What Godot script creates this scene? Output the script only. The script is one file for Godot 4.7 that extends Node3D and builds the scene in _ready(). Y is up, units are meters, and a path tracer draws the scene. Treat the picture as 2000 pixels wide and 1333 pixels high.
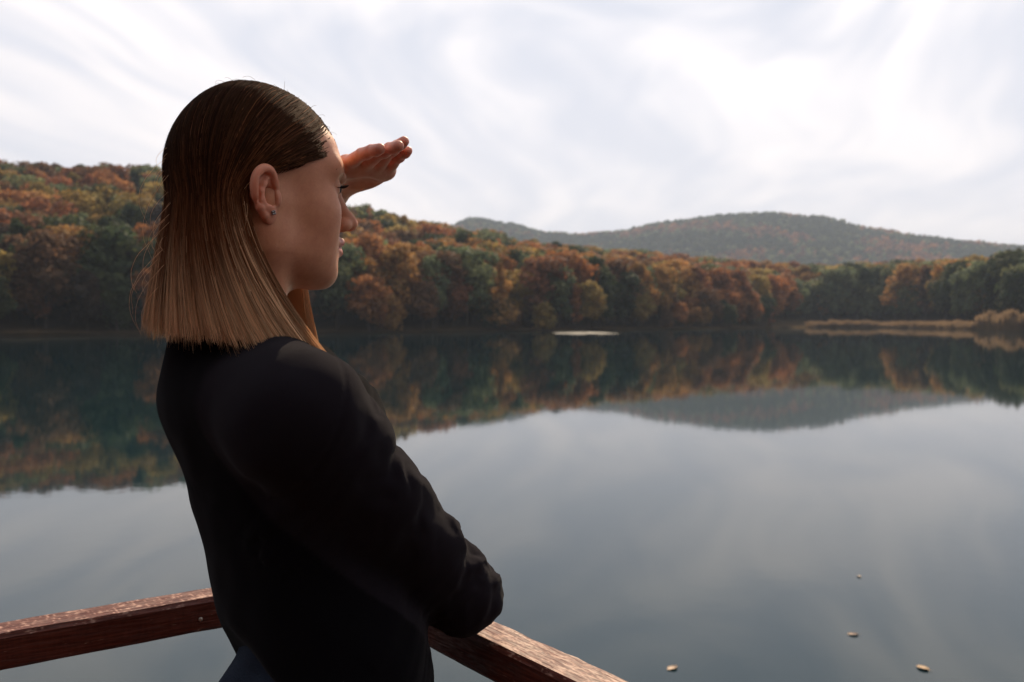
extends Node3D
# A lake in autumn seen past a woman who leans on the railing of a wooden deck.

const EYE := 2.8            # camera height above the lake
var rng := RandomNumberGenerator.new()
var names := {}
var noise := FastNoiseLite.new()
var fine := FastNoiseLite.new()
var cirrus := FastNoiseLite.new()

func _ready() -> void:
	rng.seed = 7
	noise.seed = 3
	noise.frequency = 1.0
	noise.fractal_octaves = 4
	cirrus.seed = 4
	cirrus.frequency = 1.0
	cirrus.fractal_octaves = 4
	fine.seed = 11
	fine.frequency = 1.0
	fine.fractal_type = FastNoiseLite.FRACTAL_NONE
	make_camera()
	make_sky()
	make_sun()
	make_land()
	make_water()
	make_forest()
	make_reeds()
	make_leaves()
	make_deck()
	make_person()

func make_camera() -> void:
	var cam := Camera3D.new()
	cam.name = "camera"
	var look := CameraAttributesPhysical.new()
	look.frustum_focal_length = 33.3
	look.exposure_aperture = 9.0
	look.frustum_focus_distance = 1.0
	look.frustum_near = 0.05
	look.frustum_far = 6000.0
	cam.attributes = look
	cam.fov = 39.625
	cam.near = 0.05
	cam.far = 6000.0
	cam.position = Vector3(0, EYE, 0)
	cam.rotation_degrees = Vector3(-1.223, 0, 0)
	add_child(cam)
	cam.current = true

const SUN_TOWARDS := Vector3(0.168, 0.565, -0.808)

func make_sun() -> void:
	var sun := DirectionalLight3D.new()
	sun.name = "sun"
	sun.light_energy = 1.6
	sun.light_color = Color(1.0, 0.91, 0.78)
	sun.light_angular_distance = 0.5
	sun.shadow_enabled = true
	sun.look_at_from_position(SUN_TOWARDS * 10.0, Vector3.ZERO, Vector3.UP)
	add_child(sun)

func sky_color(v: Vector3) -> Vector3:
	# air: bright and milky round the sun, bluer and deeper away from it
	var off := rad_to_deg(acos(clampf(v.dot(SUN_TOWARDS.normalized()), -1, 1)))
	var near := exp(-off / 26.0)
	var away := smoothstep(30.0, 130.0, off)
	var up := clampf(v.y, 0, 1)
	var air := Vector3(0.53, 0.585, 0.715).lerp(Vector3(0.22, 0.265, 0.36), away)
	air = air.lerp(air * Vector3(0.72, 0.8, 0.9), smoothstep(0.35, 0.95, up))
	air = air.lerp(Vector3(0.99, 0.95, 0.955).lerp(Vector3(0.38, 0.38, 0.40), away), exp(-up * 5.0) * 0.9)
	air += Vector3(0.15, 0.12, 0.075) * near
	# cirrus on a flat ceiling, drawn out in one direction
	var t := 1.0 / (up + 0.16)
	var q := Vector2(v.x, v.z) * t
	var along := q.dot(Vector2(0.06, -0.998))
	var across := q.dot(Vector2(0.998, 0.06))
	var bend := cirrus.get_noise_3d(along * 0.25, across * 0.30, 4.0) * 0.9
	var a := cirrus.get_noise_3d(along * 0.50 + bend, across * 1.0 + bend * 1.2, 0.0)
	var b := cirrus.get_noise_3d(along * 1.0 + bend * 2.0, across * 3.4 + bend * 3.0, 9.0)
	var d := cirrus.get_noise_3d(along * 1.5, across * 8.0 + bend * 6.0, 14.0)
	var c := cirrus.get_noise_3d(along * 0.20, across * 0.28, 21.0)
	var veil := smoothstep(-0.62, 0.60, a * 0.95 + b * 0.62 + d * 0.30 + c * 0.6 + 0.16 * near)
	var lit := Vector3(0.93, 0.875, 0.87).lerp(Vector3(0.42, 0.41, 0.42), away)
	lit += Vector3(0.46, 0.42, 0.37) * near
	return air.lerp(lit.lerp(Vector3(1.0, 0.95, 0.95).lerp(Vector3(0.4, 0.39, 0.40), away), exp(-up * 5.0)), veil * 0.92)

func make_sky() -> void:
	var w := 1536
	var h := 768
	var data := PackedFloat32Array()
	data.resize(w * h * 3)
	for y in h:
		var lat := PI * (0.5 - (y + 0.5) / h)
		if lat < -0.03:
			for x in w:
				var o := (y * w + x) * 3
				data[o] = 0.10
				data[o + 1] = 0.11
				data[o + 2] = 0.12
			continue
		var cy := cos(lat)
		var sy := sin(maxf(lat, 0.002))
		for x in w:
			# the left edge of the picture looks along -Z
			var lon := TAU * (x + 0.5) / w
			var c := sky_color(Vector3(sin(lon) * cy, sy, -cos(lon) * cy))
			var o := (y * w + x) * 3
			data[o] = c.x
			data[o + 1] = c.y
			data[o + 2] = c.z
	var im := Image.create_from_data(w, h, false, Image.FORMAT_RGBF, data.to_byte_array())
	var mat := PanoramaSkyMaterial.new()
	mat.panorama = ImageTexture.create_from_image(im)
	var sky := Sky.new()
	sky.sky_material = mat
	var e := Environment.new()
	e.background_mode = Environment.BG_SKY
	e.sky = sky
	e.tonemap_mode = Environment.TONE_MAPPER_LINEAR
	e.tonemap_exposure = 1.2
	e.sdfgi_enabled = true
	e.ssao_enabled = true
	e.ssil_enabled = true
	e.fog_enabled = true
	e.fog_density = 0.00018
	e.fog_light_color = Color(0.86, 0.92, 1.0)
	var world := WorldEnvironment.new()
	world.name = "world"
	world.environment = e
	add_child(world)

# ---------------------------------------------------------------- naming

func numbered(called: String) -> String:
	var n: int = names.get(called, 0)
	names[called] = n + 1
	return called if n == 0 else "%s_%03d" % [called, n]

func tag(o: Node3D, label: String, category := "", group := "", kind := "") -> Node3D:
	if label:
		o.set_meta("label", label)
	if category:
		o.set_meta("category", category)
	if group:
		o.set_meta("group", group)
	if kind:
		o.set_meta("kind", kind)
	return o

func thing(called: String, label: String, category: String, at := Vector3.ZERO, group := "") -> Node3D:
	var o := Node3D.new()
	o.name = numbered(called)
	o.position = at
	add_child(o)
	tag(o, label, category, group)
	return o

func part(called: String, mesh: Mesh, mat: Material, parent: Node) -> MeshInstance3D:
	var o := MeshInstance3D.new()
	o.name = numbered(called) if parent == self else called
	o.mesh = mesh
	if mat:
		o.material_override = mat
	parent.add_child(o, true)
	return o

func paint(c: Color, rough := 0.9, spec := 0.35) -> StandardMaterial3D:
	var m := StandardMaterial3D.new()
	m.albedo_color = c.linear_to_srgb()
	m.roughness = rough
	m.metallic_specular = spec
	return m

func array_mesh(v: PackedVector3Array, n: PackedVector3Array, idx: PackedInt32Array, c := PackedColorArray(), uv := PackedVector2Array()) -> ArrayMesh:
	var a := []
	a.resize(Mesh.ARRAY_MAX)
	a[Mesh.ARRAY_VERTEX] = v
	if n.size():
		a[Mesh.ARRAY_NORMAL] = n
	if c.size():
		a[Mesh.ARRAY_COLOR] = c
	if uv.size():
		a[Mesh.ARRAY_TEX_UV] = uv
	a[Mesh.ARRAY_INDEX] = idx
	var m := ArrayMesh.new()
	m.add_surface_from_arrays(Mesh.PRIMITIVE_TRIANGLES, a)
	return m

# ---------------------------------------------------------------- land and water

func table(keys: Array, values: Array, x: float) -> float:
	if x <= keys[0]:
		return values[0]
	for i in range(1, keys.size()):
		if x <= keys[i]:
			var t: float = (x - keys[i - 1]) / (keys[i] - keys[i - 1])
			return lerpf(values[i - 1], values[i], t * t * (3 - 2 * t) * 0.5 + t * 0.5)
	return values[-1]

# all by compass bearing from the deck, in degrees, 0 = the view, clockwise
const SHORE_AT := [-180, -150, -120, -90, -60, -40, -28, -20.7, -9.2, 3.1, 12.2, 15.5, 18, 21, 23.4, 26, 28.4, 40, 60, 90, 120, 150, 180]
const SHORE := [14, 40, 90, 140, 170, 185, 195, 200, 218, 262, 330, 380, 430, 420, 390, 350, 320, 300, 240, 150, 80, 30, 14]
const RIDGE_AT := [-180, -120, -60, -28.4, -20.7, -9.5, -2.3, 1.9, 6.2, 10.1, 18, 23.4, 28.4, 60, 120, 180]
const RIDGE := [120, 240, 420, 450, 430, 440, 480, 540, 560, 560, 640, 640, 620, 500, 240, 120]
const CREST := [16, 40, 52, 49, 46, 34, 29, 26, 23, 19, 18, 18, 17, 30, 30, 16]
const HILL_AT := [-60, -12, -4, -2.3, 0, 1.9, 4, 6.2, 9.2, 12.2, 15.1, 18, 20.8, 23.4, 25.9, 28.4, 40, 60]
const HILL := [80, 80, 240, 266, 250, 228, 222, 227, 252, 266, 270, 255, 222, 198, 180, 166, 130, 80]

func shore(az: float) -> float:
	return table(SHORE_AT, SHORE, az) + 5.0 * noise.get_noise_2d(az * 0.13, 2.0)

func land_height(az: float, r: float) -> float:
	var s := shore(az)
	if r < s:
		return -0.12 * minf(s - r, 30.0)
	var ridge := table(RIDGE_AT, RIDGE, az)
	var crest := table(RIDGE_AT, CREST, az)
	var t := (r - s) / (ridge - s)
	var h := 0.0
	if t < 1.0:
		h = crest * (0.25 * t + 0.75 * t * t * (3 - 2 * t)) + minf(0.5, (r - s) * 0.25)
	else:
		h = crest * lerpf(1.0, 0.55, smoothstep(1.0, 1.9, t)) + 0.5
	var far := table(HILL_AT, HILL, az) * exp(-pow((r - 2600.0) / 800.0, 2.0))
	h = maxf(h, far) + 0.5 * minf(h, far) * smoothstep(1100.0, 600.0, r)
	var a := deg_to_rad(az)
	h += (2.5 * noise.get_noise_2d(sin(a) * r * 0.012, cos(a) * r * 0.012)) * smoothstep(5.0, 80.0, r - s)
	return h

func polar(az: float, r: float) -> Vector3:
	var a := deg_to_rad(az)
	return Vector3(sin(a) * r, 0, -cos(a) * r)

func make_land() -> void:
	var v := PackedVector3Array()
	var idx := PackedInt32Array()
	var rings := 56
	var steps := 240
	for i in steps + 1:
		var az := -180.0 + 360.0 * i / steps
		var s := shore(az)
		for k in rings:
			var r: float
			if k < 6:
				r = s - 14.0 + k * 3.0
			else:
				r = s + pow((k - 5) / float(rings - 6), 2.2) * (4300.0 - s)
			var p := polar(az, maxf(r, 2.0))
			p.y = land_height(az, r)
			v.append(p)
	for i in steps:
		for k in rings - 1:
			var a := i * rings + k
			var b := a + rings
			idx.append_array([a, a + 1, b, b, a + 1, b + 1])
	var st := SurfaceTool.new()
	st.begin(Mesh.PRIMITIVE_TRIANGLES)
	for p in v:
		st.add_vertex(p)
	for i in idx:
		st.add_index(i)
	st.generate_normals()
	var nt := NoiseTexture2D.new()
	nt.width = 256
	nt.height = 256
	nt.seamless = true
	var fn := FastNoiseLite.new()
	fn.frequency = 0.03
	nt.noise = fn
	var ramp := Gradient.new()
	ramp.set_color(0, Color(0.030, 0.026, 0.016).linear_to_srgb())
	ramp.set_color(1, Color(0.085, 0.052, 0.026).linear_to_srgb())
	nt.color_ramp = ramp
	var m := paint(Color(1, 1, 1), 1.0, 0.0)
	m.albedo_texture = nt
	m.uv1_triplanar = true
	m.uv1_world_triplanar = true
	m.uv1_scale = Vector3.ONE * 0.04
	var o := part("hillside_ground", st.commit(), m, self)
	tag(o, "", "", "", "structure")

func make_water() -> void:
	var m := paint(Color(0.004, 0.0190, 0.0240), 0.03, 0.36)
	var nt := NoiseTexture2D.new()
	nt.width = 512
	nt.height = 512
	nt.seamless = true
	nt.as_normal_map = true
	nt.bump_strength = 1.2
	var fn := FastNoiseLite.new()
	fn.frequency = 0.02
	fn.fractal_octaves = 3
	nt.noise = fn
	m.normal_enabled = true
	m.normal_texture = nt
	m.normal_scale = 0.03
	m.uv1_triplanar = true
	m.uv1_world_triplanar = true
	m.uv1_scale = Vector3(0.22, 0.22, 0.22)
	var plane := PlaneMesh.new()
	plane.size = Vector2(1100, 1100)
	plane.subdivide_width = 20
	plane.subdivide_depth = 20
	var o := part("lake_water", plane, m, self)
	o.position = Vector3(0, 0, -30)
	tag(o, "", "", "", "structure")
	# a breath of wind far out roughens the surface and catches the sun
	var v := PackedVector3Array()
	var n := PackedVector3Array()
	var idx := PackedInt32Array()
	var r := RandomNumberGenerator.new()
	r.seed = 12
	for i in 46:
		# slivers of ruffled water, thick in the middle and scattered at the rim
		var out := pow(r.randf(), 0.7)
		var turn := r.randf() * TAU
		var c := Vector3(cos(turn) * 7.4 * out, 0.010 + i * 0.001, sin(turn) * 30.0 * out)
		var wide := lerpf(4.2, 0.9, out) * r.randf_range(0.6, 1.3)
		var deep := lerpf(7.0, 1.6, out) * r.randf_range(0.5, 1.3)
		var at := v.size()
		v.append(c)
		n.append(Vector3.UP)
		for k in 28:
			var a := TAU * k / 28
			var q := 1.0 + 0.55 * noise.get_noise_3d(cos(a) * 1.3, sin(a) * 1.3, i * 3.0)
			v.append(c + Vector3(cos(a) * wide * q, 0, sin(a) * deep * q))
			n.append(Vector3.UP)
			idx.append_array([at, at + 1 + k, at + 1 + (k + 1) % 28])
	var rough := paint(Color(0.02, 0.022, 0.022), 0.5, 0.16)
	var nr := nt.duplicate()
	nr.bump_strength = 6.0
	rough.normal_enabled = true
	rough.normal_texture = nr
	rough.normal_scale = 0.35
	rough.uv1_triplanar = true
	rough.uv1_world_triplanar = true
	rough.uv1_scale = Vector3(0.5, 0.5, 0.5)
	var p := part("water_ripples", array_mesh(v, n, idx), rough, self)
	p.position = Vector3(15.6, 0, -214)
	tag(p, "", "", "", "structure")

# ---------------------------------------------------------------- trees

func leaf_cloud(lobes: Array, count: int, size: float, seed_: int) -> ArrayMesh:
	# leaf sprays spread over and inside a number of lobes; [centre, radii]
	var r := RandomNumberGenerator.new()
	r.seed = seed_
	var v := PackedVector3Array()
	var n := PackedVector3Array()
	var c := PackedColorArray()
	var idx := PackedInt32Array()
	var total := 0.0
	for l in lobes:
		total += l[1].x * l[1].y
	for l in lobes:
		var many := int(count * l[1].x * l[1].y / total)
		var tone := r.randf_range(0.75, 1.25)
		var warm := r.randf_range(-0.12, 0.12)
		for i in many:
			var d := Vector3(r.randfn(), r.randfn(), r.randfn()).normalized()
			var rad := pow(r.randf(), 0.28) * r.randf_range(0.85, 1.12)
			if d.y < -0.2 and r.randf() < 0.5:
				continue
			var p: Vector3 = l[0] + d * l[1] * rad
			var nor := (d * Vector3(1, 1.3, 1) + Vector3(r.randfn(), r.randfn(), r.randfn()) * 0.55).normalized()
			var side := nor.cross(Vector3(r.randfn(), r.randfn(), r.randfn())).normalized()
			var up := nor.cross(side)
			var s := size * r.randf_range(0.55, 1.25)
			var at := v.size()
			v.append(p - side * s - up * s * 0.3 + nor * s * 0.15)
			v.append(p + up * s * 0.9)
			v.append(p + side * s - up * s * 0.2 - nor * s * 0.1)
			v.append(p - up * s * 0.9 + nor * s * 0.2)
			var k := tone * r.randf_range(0.7, 1.3)
			var col := Color(k * (1 + warm), k, k * (1 - warm)) * 0.55
			for j in 4:
				n.append(nor)
				c.append(col)
			idx.append_array([at, at + 1, at + 2, at, at + 2, at + 3])
	return array_mesh(v, n, idx, c)

func broad_lobes(r: RandomNumberGenerator, height: float, width: float, many: int, low: float) -> Array:
	var lobes := []
	for i in many:
		var t := (i + 0.5) / many
		var y := lerpf(low, 0.93, t) * height
		var belly := sqrt(maxf(0.05, 1.0 - pow((t - 0.42) / 0.66, 2)))
		var a := i * 2.4 + r.randf() * 1.2
		var out := width * belly * r.randf_range(0.30, 0.66)
		var rad := width * r.randf_range(0.32, 0.50) * (0.72 + 0.35 * belly)
		lobes.append([Vector3(cos(a) * out, y, sin(a) * out), Vector3(rad, rad * r.randf_range(0.7, 0.95), rad)])
	lobes.append([Vector3(0, height * 0.60, 0), Vector3(width * 0.5, height * 0.26, width * 0.5)])
	lobes.append([Vector3(r.randfn() * 0.5, height * 0.88, r.randfn() * 0.5), Vector3(width * 0.34, height * 0.11, width * 0.34)])
	return lobes

func limb(v: PackedVector3Array, n: PackedVector3Array, idx: PackedInt32Array, a: Vector3, b: Vector3, ra: float, rb: float, sides := 7) -> void:
	var d := (b - a).normalized()
	var x := d.cross(Vector3(0.3, 0.2, 0.93)).normalized()
	var y := d.cross(x)
	var at := v.size()
	for i in sides:
		var o := x * cos(TAU * i / sides) + y * sin(TAU * i / sides)
		v.append(a + o * ra)
		v.append(b + o * rb)
		n.append(o)
		n.append(o)
	for i in sides:
		var j := (i + 1) % sides
		idx.append_array([at + i * 2, at + i * 2 + 1, at + j * 2, at + j * 2, at + i * 2 + 1, at + j * 2 + 1])

func trunk_mesh(seed_: int, height: float, thick: float) -> ArrayMesh:
	var r := RandomNumberGenerator.new()
	r.seed = seed_
	var v := PackedVector3Array()
	var n := PackedVector3Array()
	var idx := PackedInt32Array()
	var p := Vector3(0, -0.8, 0)
	var steps := 6
	for i in steps:
		var q := Vector3(r.randfn() * 0.25, height * 0.86 * (i + 1) / steps, r.randfn() * 0.25)
		limb(v, n, idx, p, q, thick * lerpf(1.25, 0.25, i / float(steps)), thick * lerpf(1.25, 0.25, (i + 1) / float(steps)), 9)
		if i > 0:
			for k in 2:
				var a := r.randf() * TAU
				var reach := height * r.randf_range(0.14, 0.24)
				limb(v, n, idx, q, q + Vector3(cos(a), r.randf_range(0.5, 1.0), sin(a)) * reach, thick * 0.32, thick * 0.06, 5)
		p = q
	return array_mesh(v, n, idx)

func foliage(c: Color) -> StandardMaterial3D:
	# leaf colours on the mesh are 0.55 on average
	var m := paint(c, 0.75, 0.25)
	m.vertex_color_use_as_albedo = true
	m.backlight_enabled = true
	m.backlight = Color(0.95, 0.95, 0.95)
	return m

const KINDS := ["rust-red", "orange", "golden-olive", "dark green", "brown", "amber", "grey-green", "dusky brown"]
var kind_color := [Color(0.265, 0.108, 0.050), Color(0.370, 0.160, 0.058), Color(0.330, 0.225, 0.066), Color(0.066, 0.082, 0.036), Color(0.170, 0.088, 0.044), Color(0.380, 0.200, 0.062), Color(0.175, 0.195, 0.092), Color(0.070, 0.046, 0.032)]
var crowns := []
var trunks := []

func choose_kind(az: float, slope: float, r: RandomNumberGenerator) -> int:
	# weights of the seven kinds by place, as the wood is mixed
	var w := [1.0, 2.2, 2.8, 2.0, 2.0, 2.6, 2.0]
	if az < -17.0:
		if slope < 0.30:
			w = [0.5, 0.5, 0.2, 4.0, 1.0, 0.2, 0.2, 6.0]
		elif slope < 0.62:
			w = [0.6, 1.0, 5.5, 1.2, 0.6, 2.2, 1.2]
		else:
			w = [2.2, 2.4, 1.4, 2.6, 2.0, 1.4, 1.2]
	elif az > 16.5:
		w = [0.2, 0.4, 2.6, 3.0, 0.3, 0.6, 4.6] if slope < 0.55 else [1.5, 3.5, 1.0, 2.0, 1.5, 1.5, 1.0]
	elif az > 9.5:
		w = [1.2, 4.0, 1.8, 0.8, 1.2, 4.0, 0.8]
	var sum := 0.0
	for x in w:
		sum += x
	var pick := r.randf() * sum
	for i in w.size():
		pick -= w[i]
		if pick < 0:
			return i
	return 4

func make_forest() -> void:
	var r := RandomNumberGenerator.new()
	r.seed = 21
	# six crown shapes of a 20 m tree: four broad ones, a tall narrow one, a pointed one; then a bush
	for i in 4:
		crowns.append(leaf_cloud(broad_lobes(r, 20.0, [7.2, 8.4, 6.4, 7.8][i], [15, 18, 13, 16][i], [0.30, 0.26, 0.22, 0.34][i]), 3400, 0.56, 50 + i))
		trunks.append(trunk_mesh(70 + i, 20.0, 0.34))
	crowns.append(leaf_cloud(broad_lobes(r, 20.0, 3.6, 13, 0.16), 2400, 0.5, 55))
	trunks.append(trunk_mesh(75, 20.0, 0.28))
	var cone := []
	for i in 11:
		var t := i / 10.0
		var w := lerpf(4.4, 0.5, t)
		cone.append([Vector3(r.randfn() * 0.5, lerpf(3.0, 18.8, t), r.randfn() * 0.5), Vector3(w, 1.7, w)])
	crowns.append(leaf_cloud(cone, 1900, 0.45, 56))
	trunks.append(trunk_mesh(76, 20.0, 0.26))
	crowns.append(leaf_cloud(broad_lobes(r, 20.0, 11.0, 12, 0.10), 1500, 0.9, 57))
	trunks.append(trunk_mesh(77, 14.0, 0.5))

	# where they stand
	var spots := []
	var step := 6.9
	for ix in range(-62, 62):
		for iz in range(6, 110):
			var p := Vector3(ix * step + r.randf_range(-0.46, 0.46) * step, 0, -iz * step + r.randf_range(-0.46, 0.46) * step)
			var az := rad_to_deg(atan2(p.x, -p.z))
			if absf(az) > 36.0:
				continue
			var dist := Vector2(p.x, p.z).length()
			var s := shore(az)
			var ridge := table(RIDGE_AT, RIDGE, az)
			if dist < s + 2.5 or dist > ridge + 45.0:
				continue
			var slope := (dist - s) / (ridge - s)
			if az > 15.5 and dist < s + 42.0:
				continue
			p.y = land_height(az, dist) - 0.3
			var kind := choose_kind(az, slope, r)
			var shape := r.randi() % 4
			if r.randf() < 0.16:
				shape = 4
			if kind in [2, 5, 1] and r.randf() < 0.10:
				shape = 5
			var tall := r.randf_range(0.76, 1.14) * (0.92 if slope > 0.5 else 1.0)
			if az > 17.0 and slope < 0.5:
				tall *= 1.12
			if dist < s + 9.0:
				tall *= r.randf_range(0.55, 0.95)
				if r.randf() < 0.4:
					shape = 6
					tall = r.randf_range(0.28, 0.5)
			if az > 10.0 and az < 17.0 and dist < s + 26.0:
				tall *= 0.62
			spots.append({"p": p, "az": az, "dist": dist, "kind": kind, "shape": shape, "tall": tall, "turn": r.randf() * TAU, "wide": r.randf_range(0.88, 1.18), "in": dist - s, "slope": slope, "tone": r.randf_range(0.75, 1.25)})
	# the ones that show largest in the picture are trees of their own
	var own := []
	var rest := []
	for t in spots:
		if absf(t.az) < 29.0 and not (t.az > -20.0 and t.az < -11.0):
			own.append(t)
		else:
			rest.append(t)
	own.sort_custom(func(a, b): return a.in * (0.6 if a.dist < 250.0 else 0.8) + a.dist * 0.12 - a.tall * 14.0 < b.in * (0.6 if b.dist < 250.0 else 0.8) + b.dist * 0.12 - b.tall * 14.0)
	rest.append_array(own.slice(295))
	own = own.slice(0, 295)
	own.sort_custom(func(a, b): return a.az < b.az)
	var count := {}
	var made := {}
	var bark := paint(Color(0.055, 0.042, 0.032))
	var looks := []
	for c in kind_color:
		looks.append(foliage(Color(c.r / 0.58, c.g / 0.58, c.b / 0.58)))
	for t in own:
		var belt := "at the waterline" if t.in < 14.0 else "in second row" if t.in < 40.0 else "high on the slope"
		var stretch := "left of her" if t.az < -15.0 else "beyond her face" if t.az < 2.2 else "behind the ripple patch" if t.az < 7.0 else "between ripples and reeds" if t.az < 17.0 else "behind the reeds"
		var form := "bush" if t.shape == 6 else "pointed tree" if t.shape == 5 else "slender tree" if t.shape == 4 else "broad tree"
		var key := "%s %s%s %s %s" % [KINDS[t.kind], form, "|", belt, stretch]
		count[key] = count.get(key, 0) + 1
		var which := "%s-%s" % [t.kind, t.shape]
		var called := "bush" if t.shape == 6 else "pointed_tree" if t.shape == 5 else "slender_tree" if t.shape == 4 else "broadleaf_tree"
		var o: Node3D
		if made.has(which):
			o = made[which].duplicate()
			o.name = numbered(called)
			add_child(o)
		else:
			o = thing(called, "", "")
			part("trunk", trunks[t.shape], bark, o)
			part("crown", crowns[t.shape], looks[t.kind], o)
			made[which] = o
		t.count = count[key]
		t.key = key
		t.node = o
		o.position = t.p
		o.rotation.y = t.turn
		o.scale = Vector3(t.tall * t.wide, t.tall, t.tall * t.wide)
		tag(o, "", "bush" if t.shape == 6 else "tree", "bushes along the far shore" if t.shape == 6 else "autumn trees on the far shore")
	var ordinal := ["first", "second", "third", "fourth", "fifth", "sixth", "seventh", "eighth", "ninth", "tenth", "eleventh", "twelfth", "thirteenth", "fourteenth", "fifteenth", "sixteenth", "seventeenth", "eighteenth", "nineteenth", "twentieth", "twenty-first", "twenty-second", "twenty-third", "twenty-fourth", "twenty-fifth", "twenty-sixth", "twenty-seventh", "twenty-eighth", "twenty-ninth", "thirtieth"]
	for t in own:
		var label: String = t.key.replace("|", "")
		if count[t.key] > 1:
			label = "%s %s" % [ordinal[mini(t.count - 1, ordinal.size() - 1)], t.key.replace("|", " from the left,")]
		t.node.set_meta("label", label)
	# the rest of the wood, as one mass for each shape of crown
	for s in 7:
		var here := rest.filter(func(t): return t.shape == s)
		if here.is_empty():
			continue
		scatter("forest_canopy", crowns[s], foliage(Color.WHITE), here)
	# the wooded hill beyond
	var small := leaf_cloud(broad_lobes(r, 20.0, 8.0, 6, 0.25), 110, 2.3, 91)
	var far := []
	var az := -13.0
	while az < 33.0:
		var d := 800.0
		while d < 2720.0:
			var rr := d + r.randf_range(-6, 6)
			var aa := az + r.randf_range(-0.2, 0.2)
			var p := polar(aa, rr)
			p.y = land_height(aa, rr) - 3.0
			var mood := noise.get_noise_2d(p.x * 0.004, p.z * 0.004) * 1.3 + r.randf_range(-0.22, 0.22) - smoothstep(40.0, 200.0, p.y) * 0.22
			var pick: int = 3 if mood < -0.12 else 6 if mood < 0.05 else 4 if mood < 0.22 else 1 if mood < 0.45 else 0
			if p.y > 14.0:
				far.append({"p": p, "kind": pick, "tall": r.randf_range(0.55, 0.95), "wide": r.randf_range(0.9, 1.3), "turn": r.randf() * TAU, "tone": r.randf_range(0.85, 1.1)})
			d += 13.0
		az += 0.40
	scatter("distant_forest", small, foliage(Color.WHITE), far)
	# woods on the near shore, behind and beside the deck
	var back := []
	for i in 1500:
		var aa := r.randf_range(35.5, 324.5)
		aa = aa if aa <= 180.0 else aa - 360.0
		var rr := shore(aa) + 4.0 + pow(r.randf(), 1.6) * 110.0
		var p := polar(aa, rr)
		p.y = land_height(aa, rr) - 0.3
		back.append({"p": p, "kind": [3, 4, 1, 0, 2][r.randi() % 5], "tall": r.randf_range(0.7, 1.1), "wide": 1.1, "turn": r.randf() * TAU, "tone": 1.0})
	scatter("forest_canopy", crowns[1], foliage(Color.WHITE), back)

func scatter(called: String, mesh: Mesh, mat: Material, spots: Array) -> void:
	var mm := MultiMesh.new()
	mm.transform_format = MultiMesh.TRANSFORM_3D
	mm.use_colors = true
	mm.mesh = mesh
	mm.instance_count = spots.size()
	for i in spots.size():
		var t: Dictionary = spots[i]
		var b := Basis(Vector3.UP, t.turn) * Basis.from_scale(Vector3(t.tall * t.wide, t.tall, t.tall * t.wide))
		mm.set_instance_transform(i, Transform3D(b, t.p))
		var c: Color = kind_color[t.kind] * (t.tone / 0.58)
		c.a = 1.0
		mm.set_instance_color(i, c)
	var o := MultiMeshInstance3D.new()
	o.name = numbered(called)
	o.multimesh = mm
	o.material_override = mat
	add_child(o)
	tag(o, "", "", "", "stuff")

func make_reeds() -> void:
	var r := RandomNumberGenerator.new()
	r.seed = 5
	var v := PackedVector3Array()
	var n := PackedVector3Array()
	var idx := PackedInt32Array()
	var c := PackedColorArray()
	for i in 26:
		var root := Vector3(r.randfn() * 0.5, -0.3, r.randfn() * 0.5)
		var tall := r.randf_range(2.6, 4.0)
		var lean := Vector3(r.randfn() * 0.25, tall, r.randfn() * 0.25)
		var wide := Vector3(r.randfn(), 0, r.randfn()).normalized() * 0.06
		var at := v.size()
		var tip := root + lean
		var mid := root + lean * 0.55
		for p in [root - wide * 0.6, root + wide * 0.6, mid - wide, mid + wide, tip - wide * 2.2, tip + wide * 2.2]:
			v.append(p)
			n.append((wide.cross(Vector3.UP).normalized() + Vector3(0, 0.4, 0)).normalized())
			var k := r.randf_range(0.8, 1.2)
			c.append(Color(k, k, k))
		idx.append_array([at, at + 2, at + 1, at + 1, at + 2, at + 3, at + 2, at + 4, at + 3, at + 3, at + 4, at + 5])
	var mesh := array_mesh(v, n, idx, c)
	var spots := []
	for i in 3600:
		var az := r.randf_range(17.4, 33.0)
		var d := shore(az) + r.randf_range(-4.5, 4.0)
		var p := polar(az, d)
		p.y = maxf(0.0, land_height(az, d))
		var pale := 1.0 + 0.3 * noise.get_noise_1d(az * 0.8)
		spots.append([p, r.randf() * TAU, r.randf_range(0.7, 1.25) * (1.05 if az > 26.3 else 0.50) * (1.0 + 0.5 * noise.get_noise_1d(az * 1.7)), pale])
	var mm := MultiMesh.new()
	mm.transform_format = MultiMesh.TRANSFORM_3D
	mm.use_colors = true
	mm.mesh = mesh
	mm.instance_count = spots.size()
	for i in spots.size():
		mm.set_instance_transform(i, Transform3D(Basis(Vector3.UP, spots[i][1]) * Basis.from_scale(Vector3(1, spots[i][2], 1)), spots[i][0]))
		mm.set_instance_color(i, Color(0.26, 0.175, 0.100) * spots[i][3])
	var o := MultiMeshInstance3D.new()
	o.name = "reed_bed"
	o.multimesh = mm
	o.material_override = foliage(Color.WHITE)
	add_child(o)
	tag(o, "pale tan reed bed along the water's edge on the far right shore", "reeds", "", "stuff")

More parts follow.
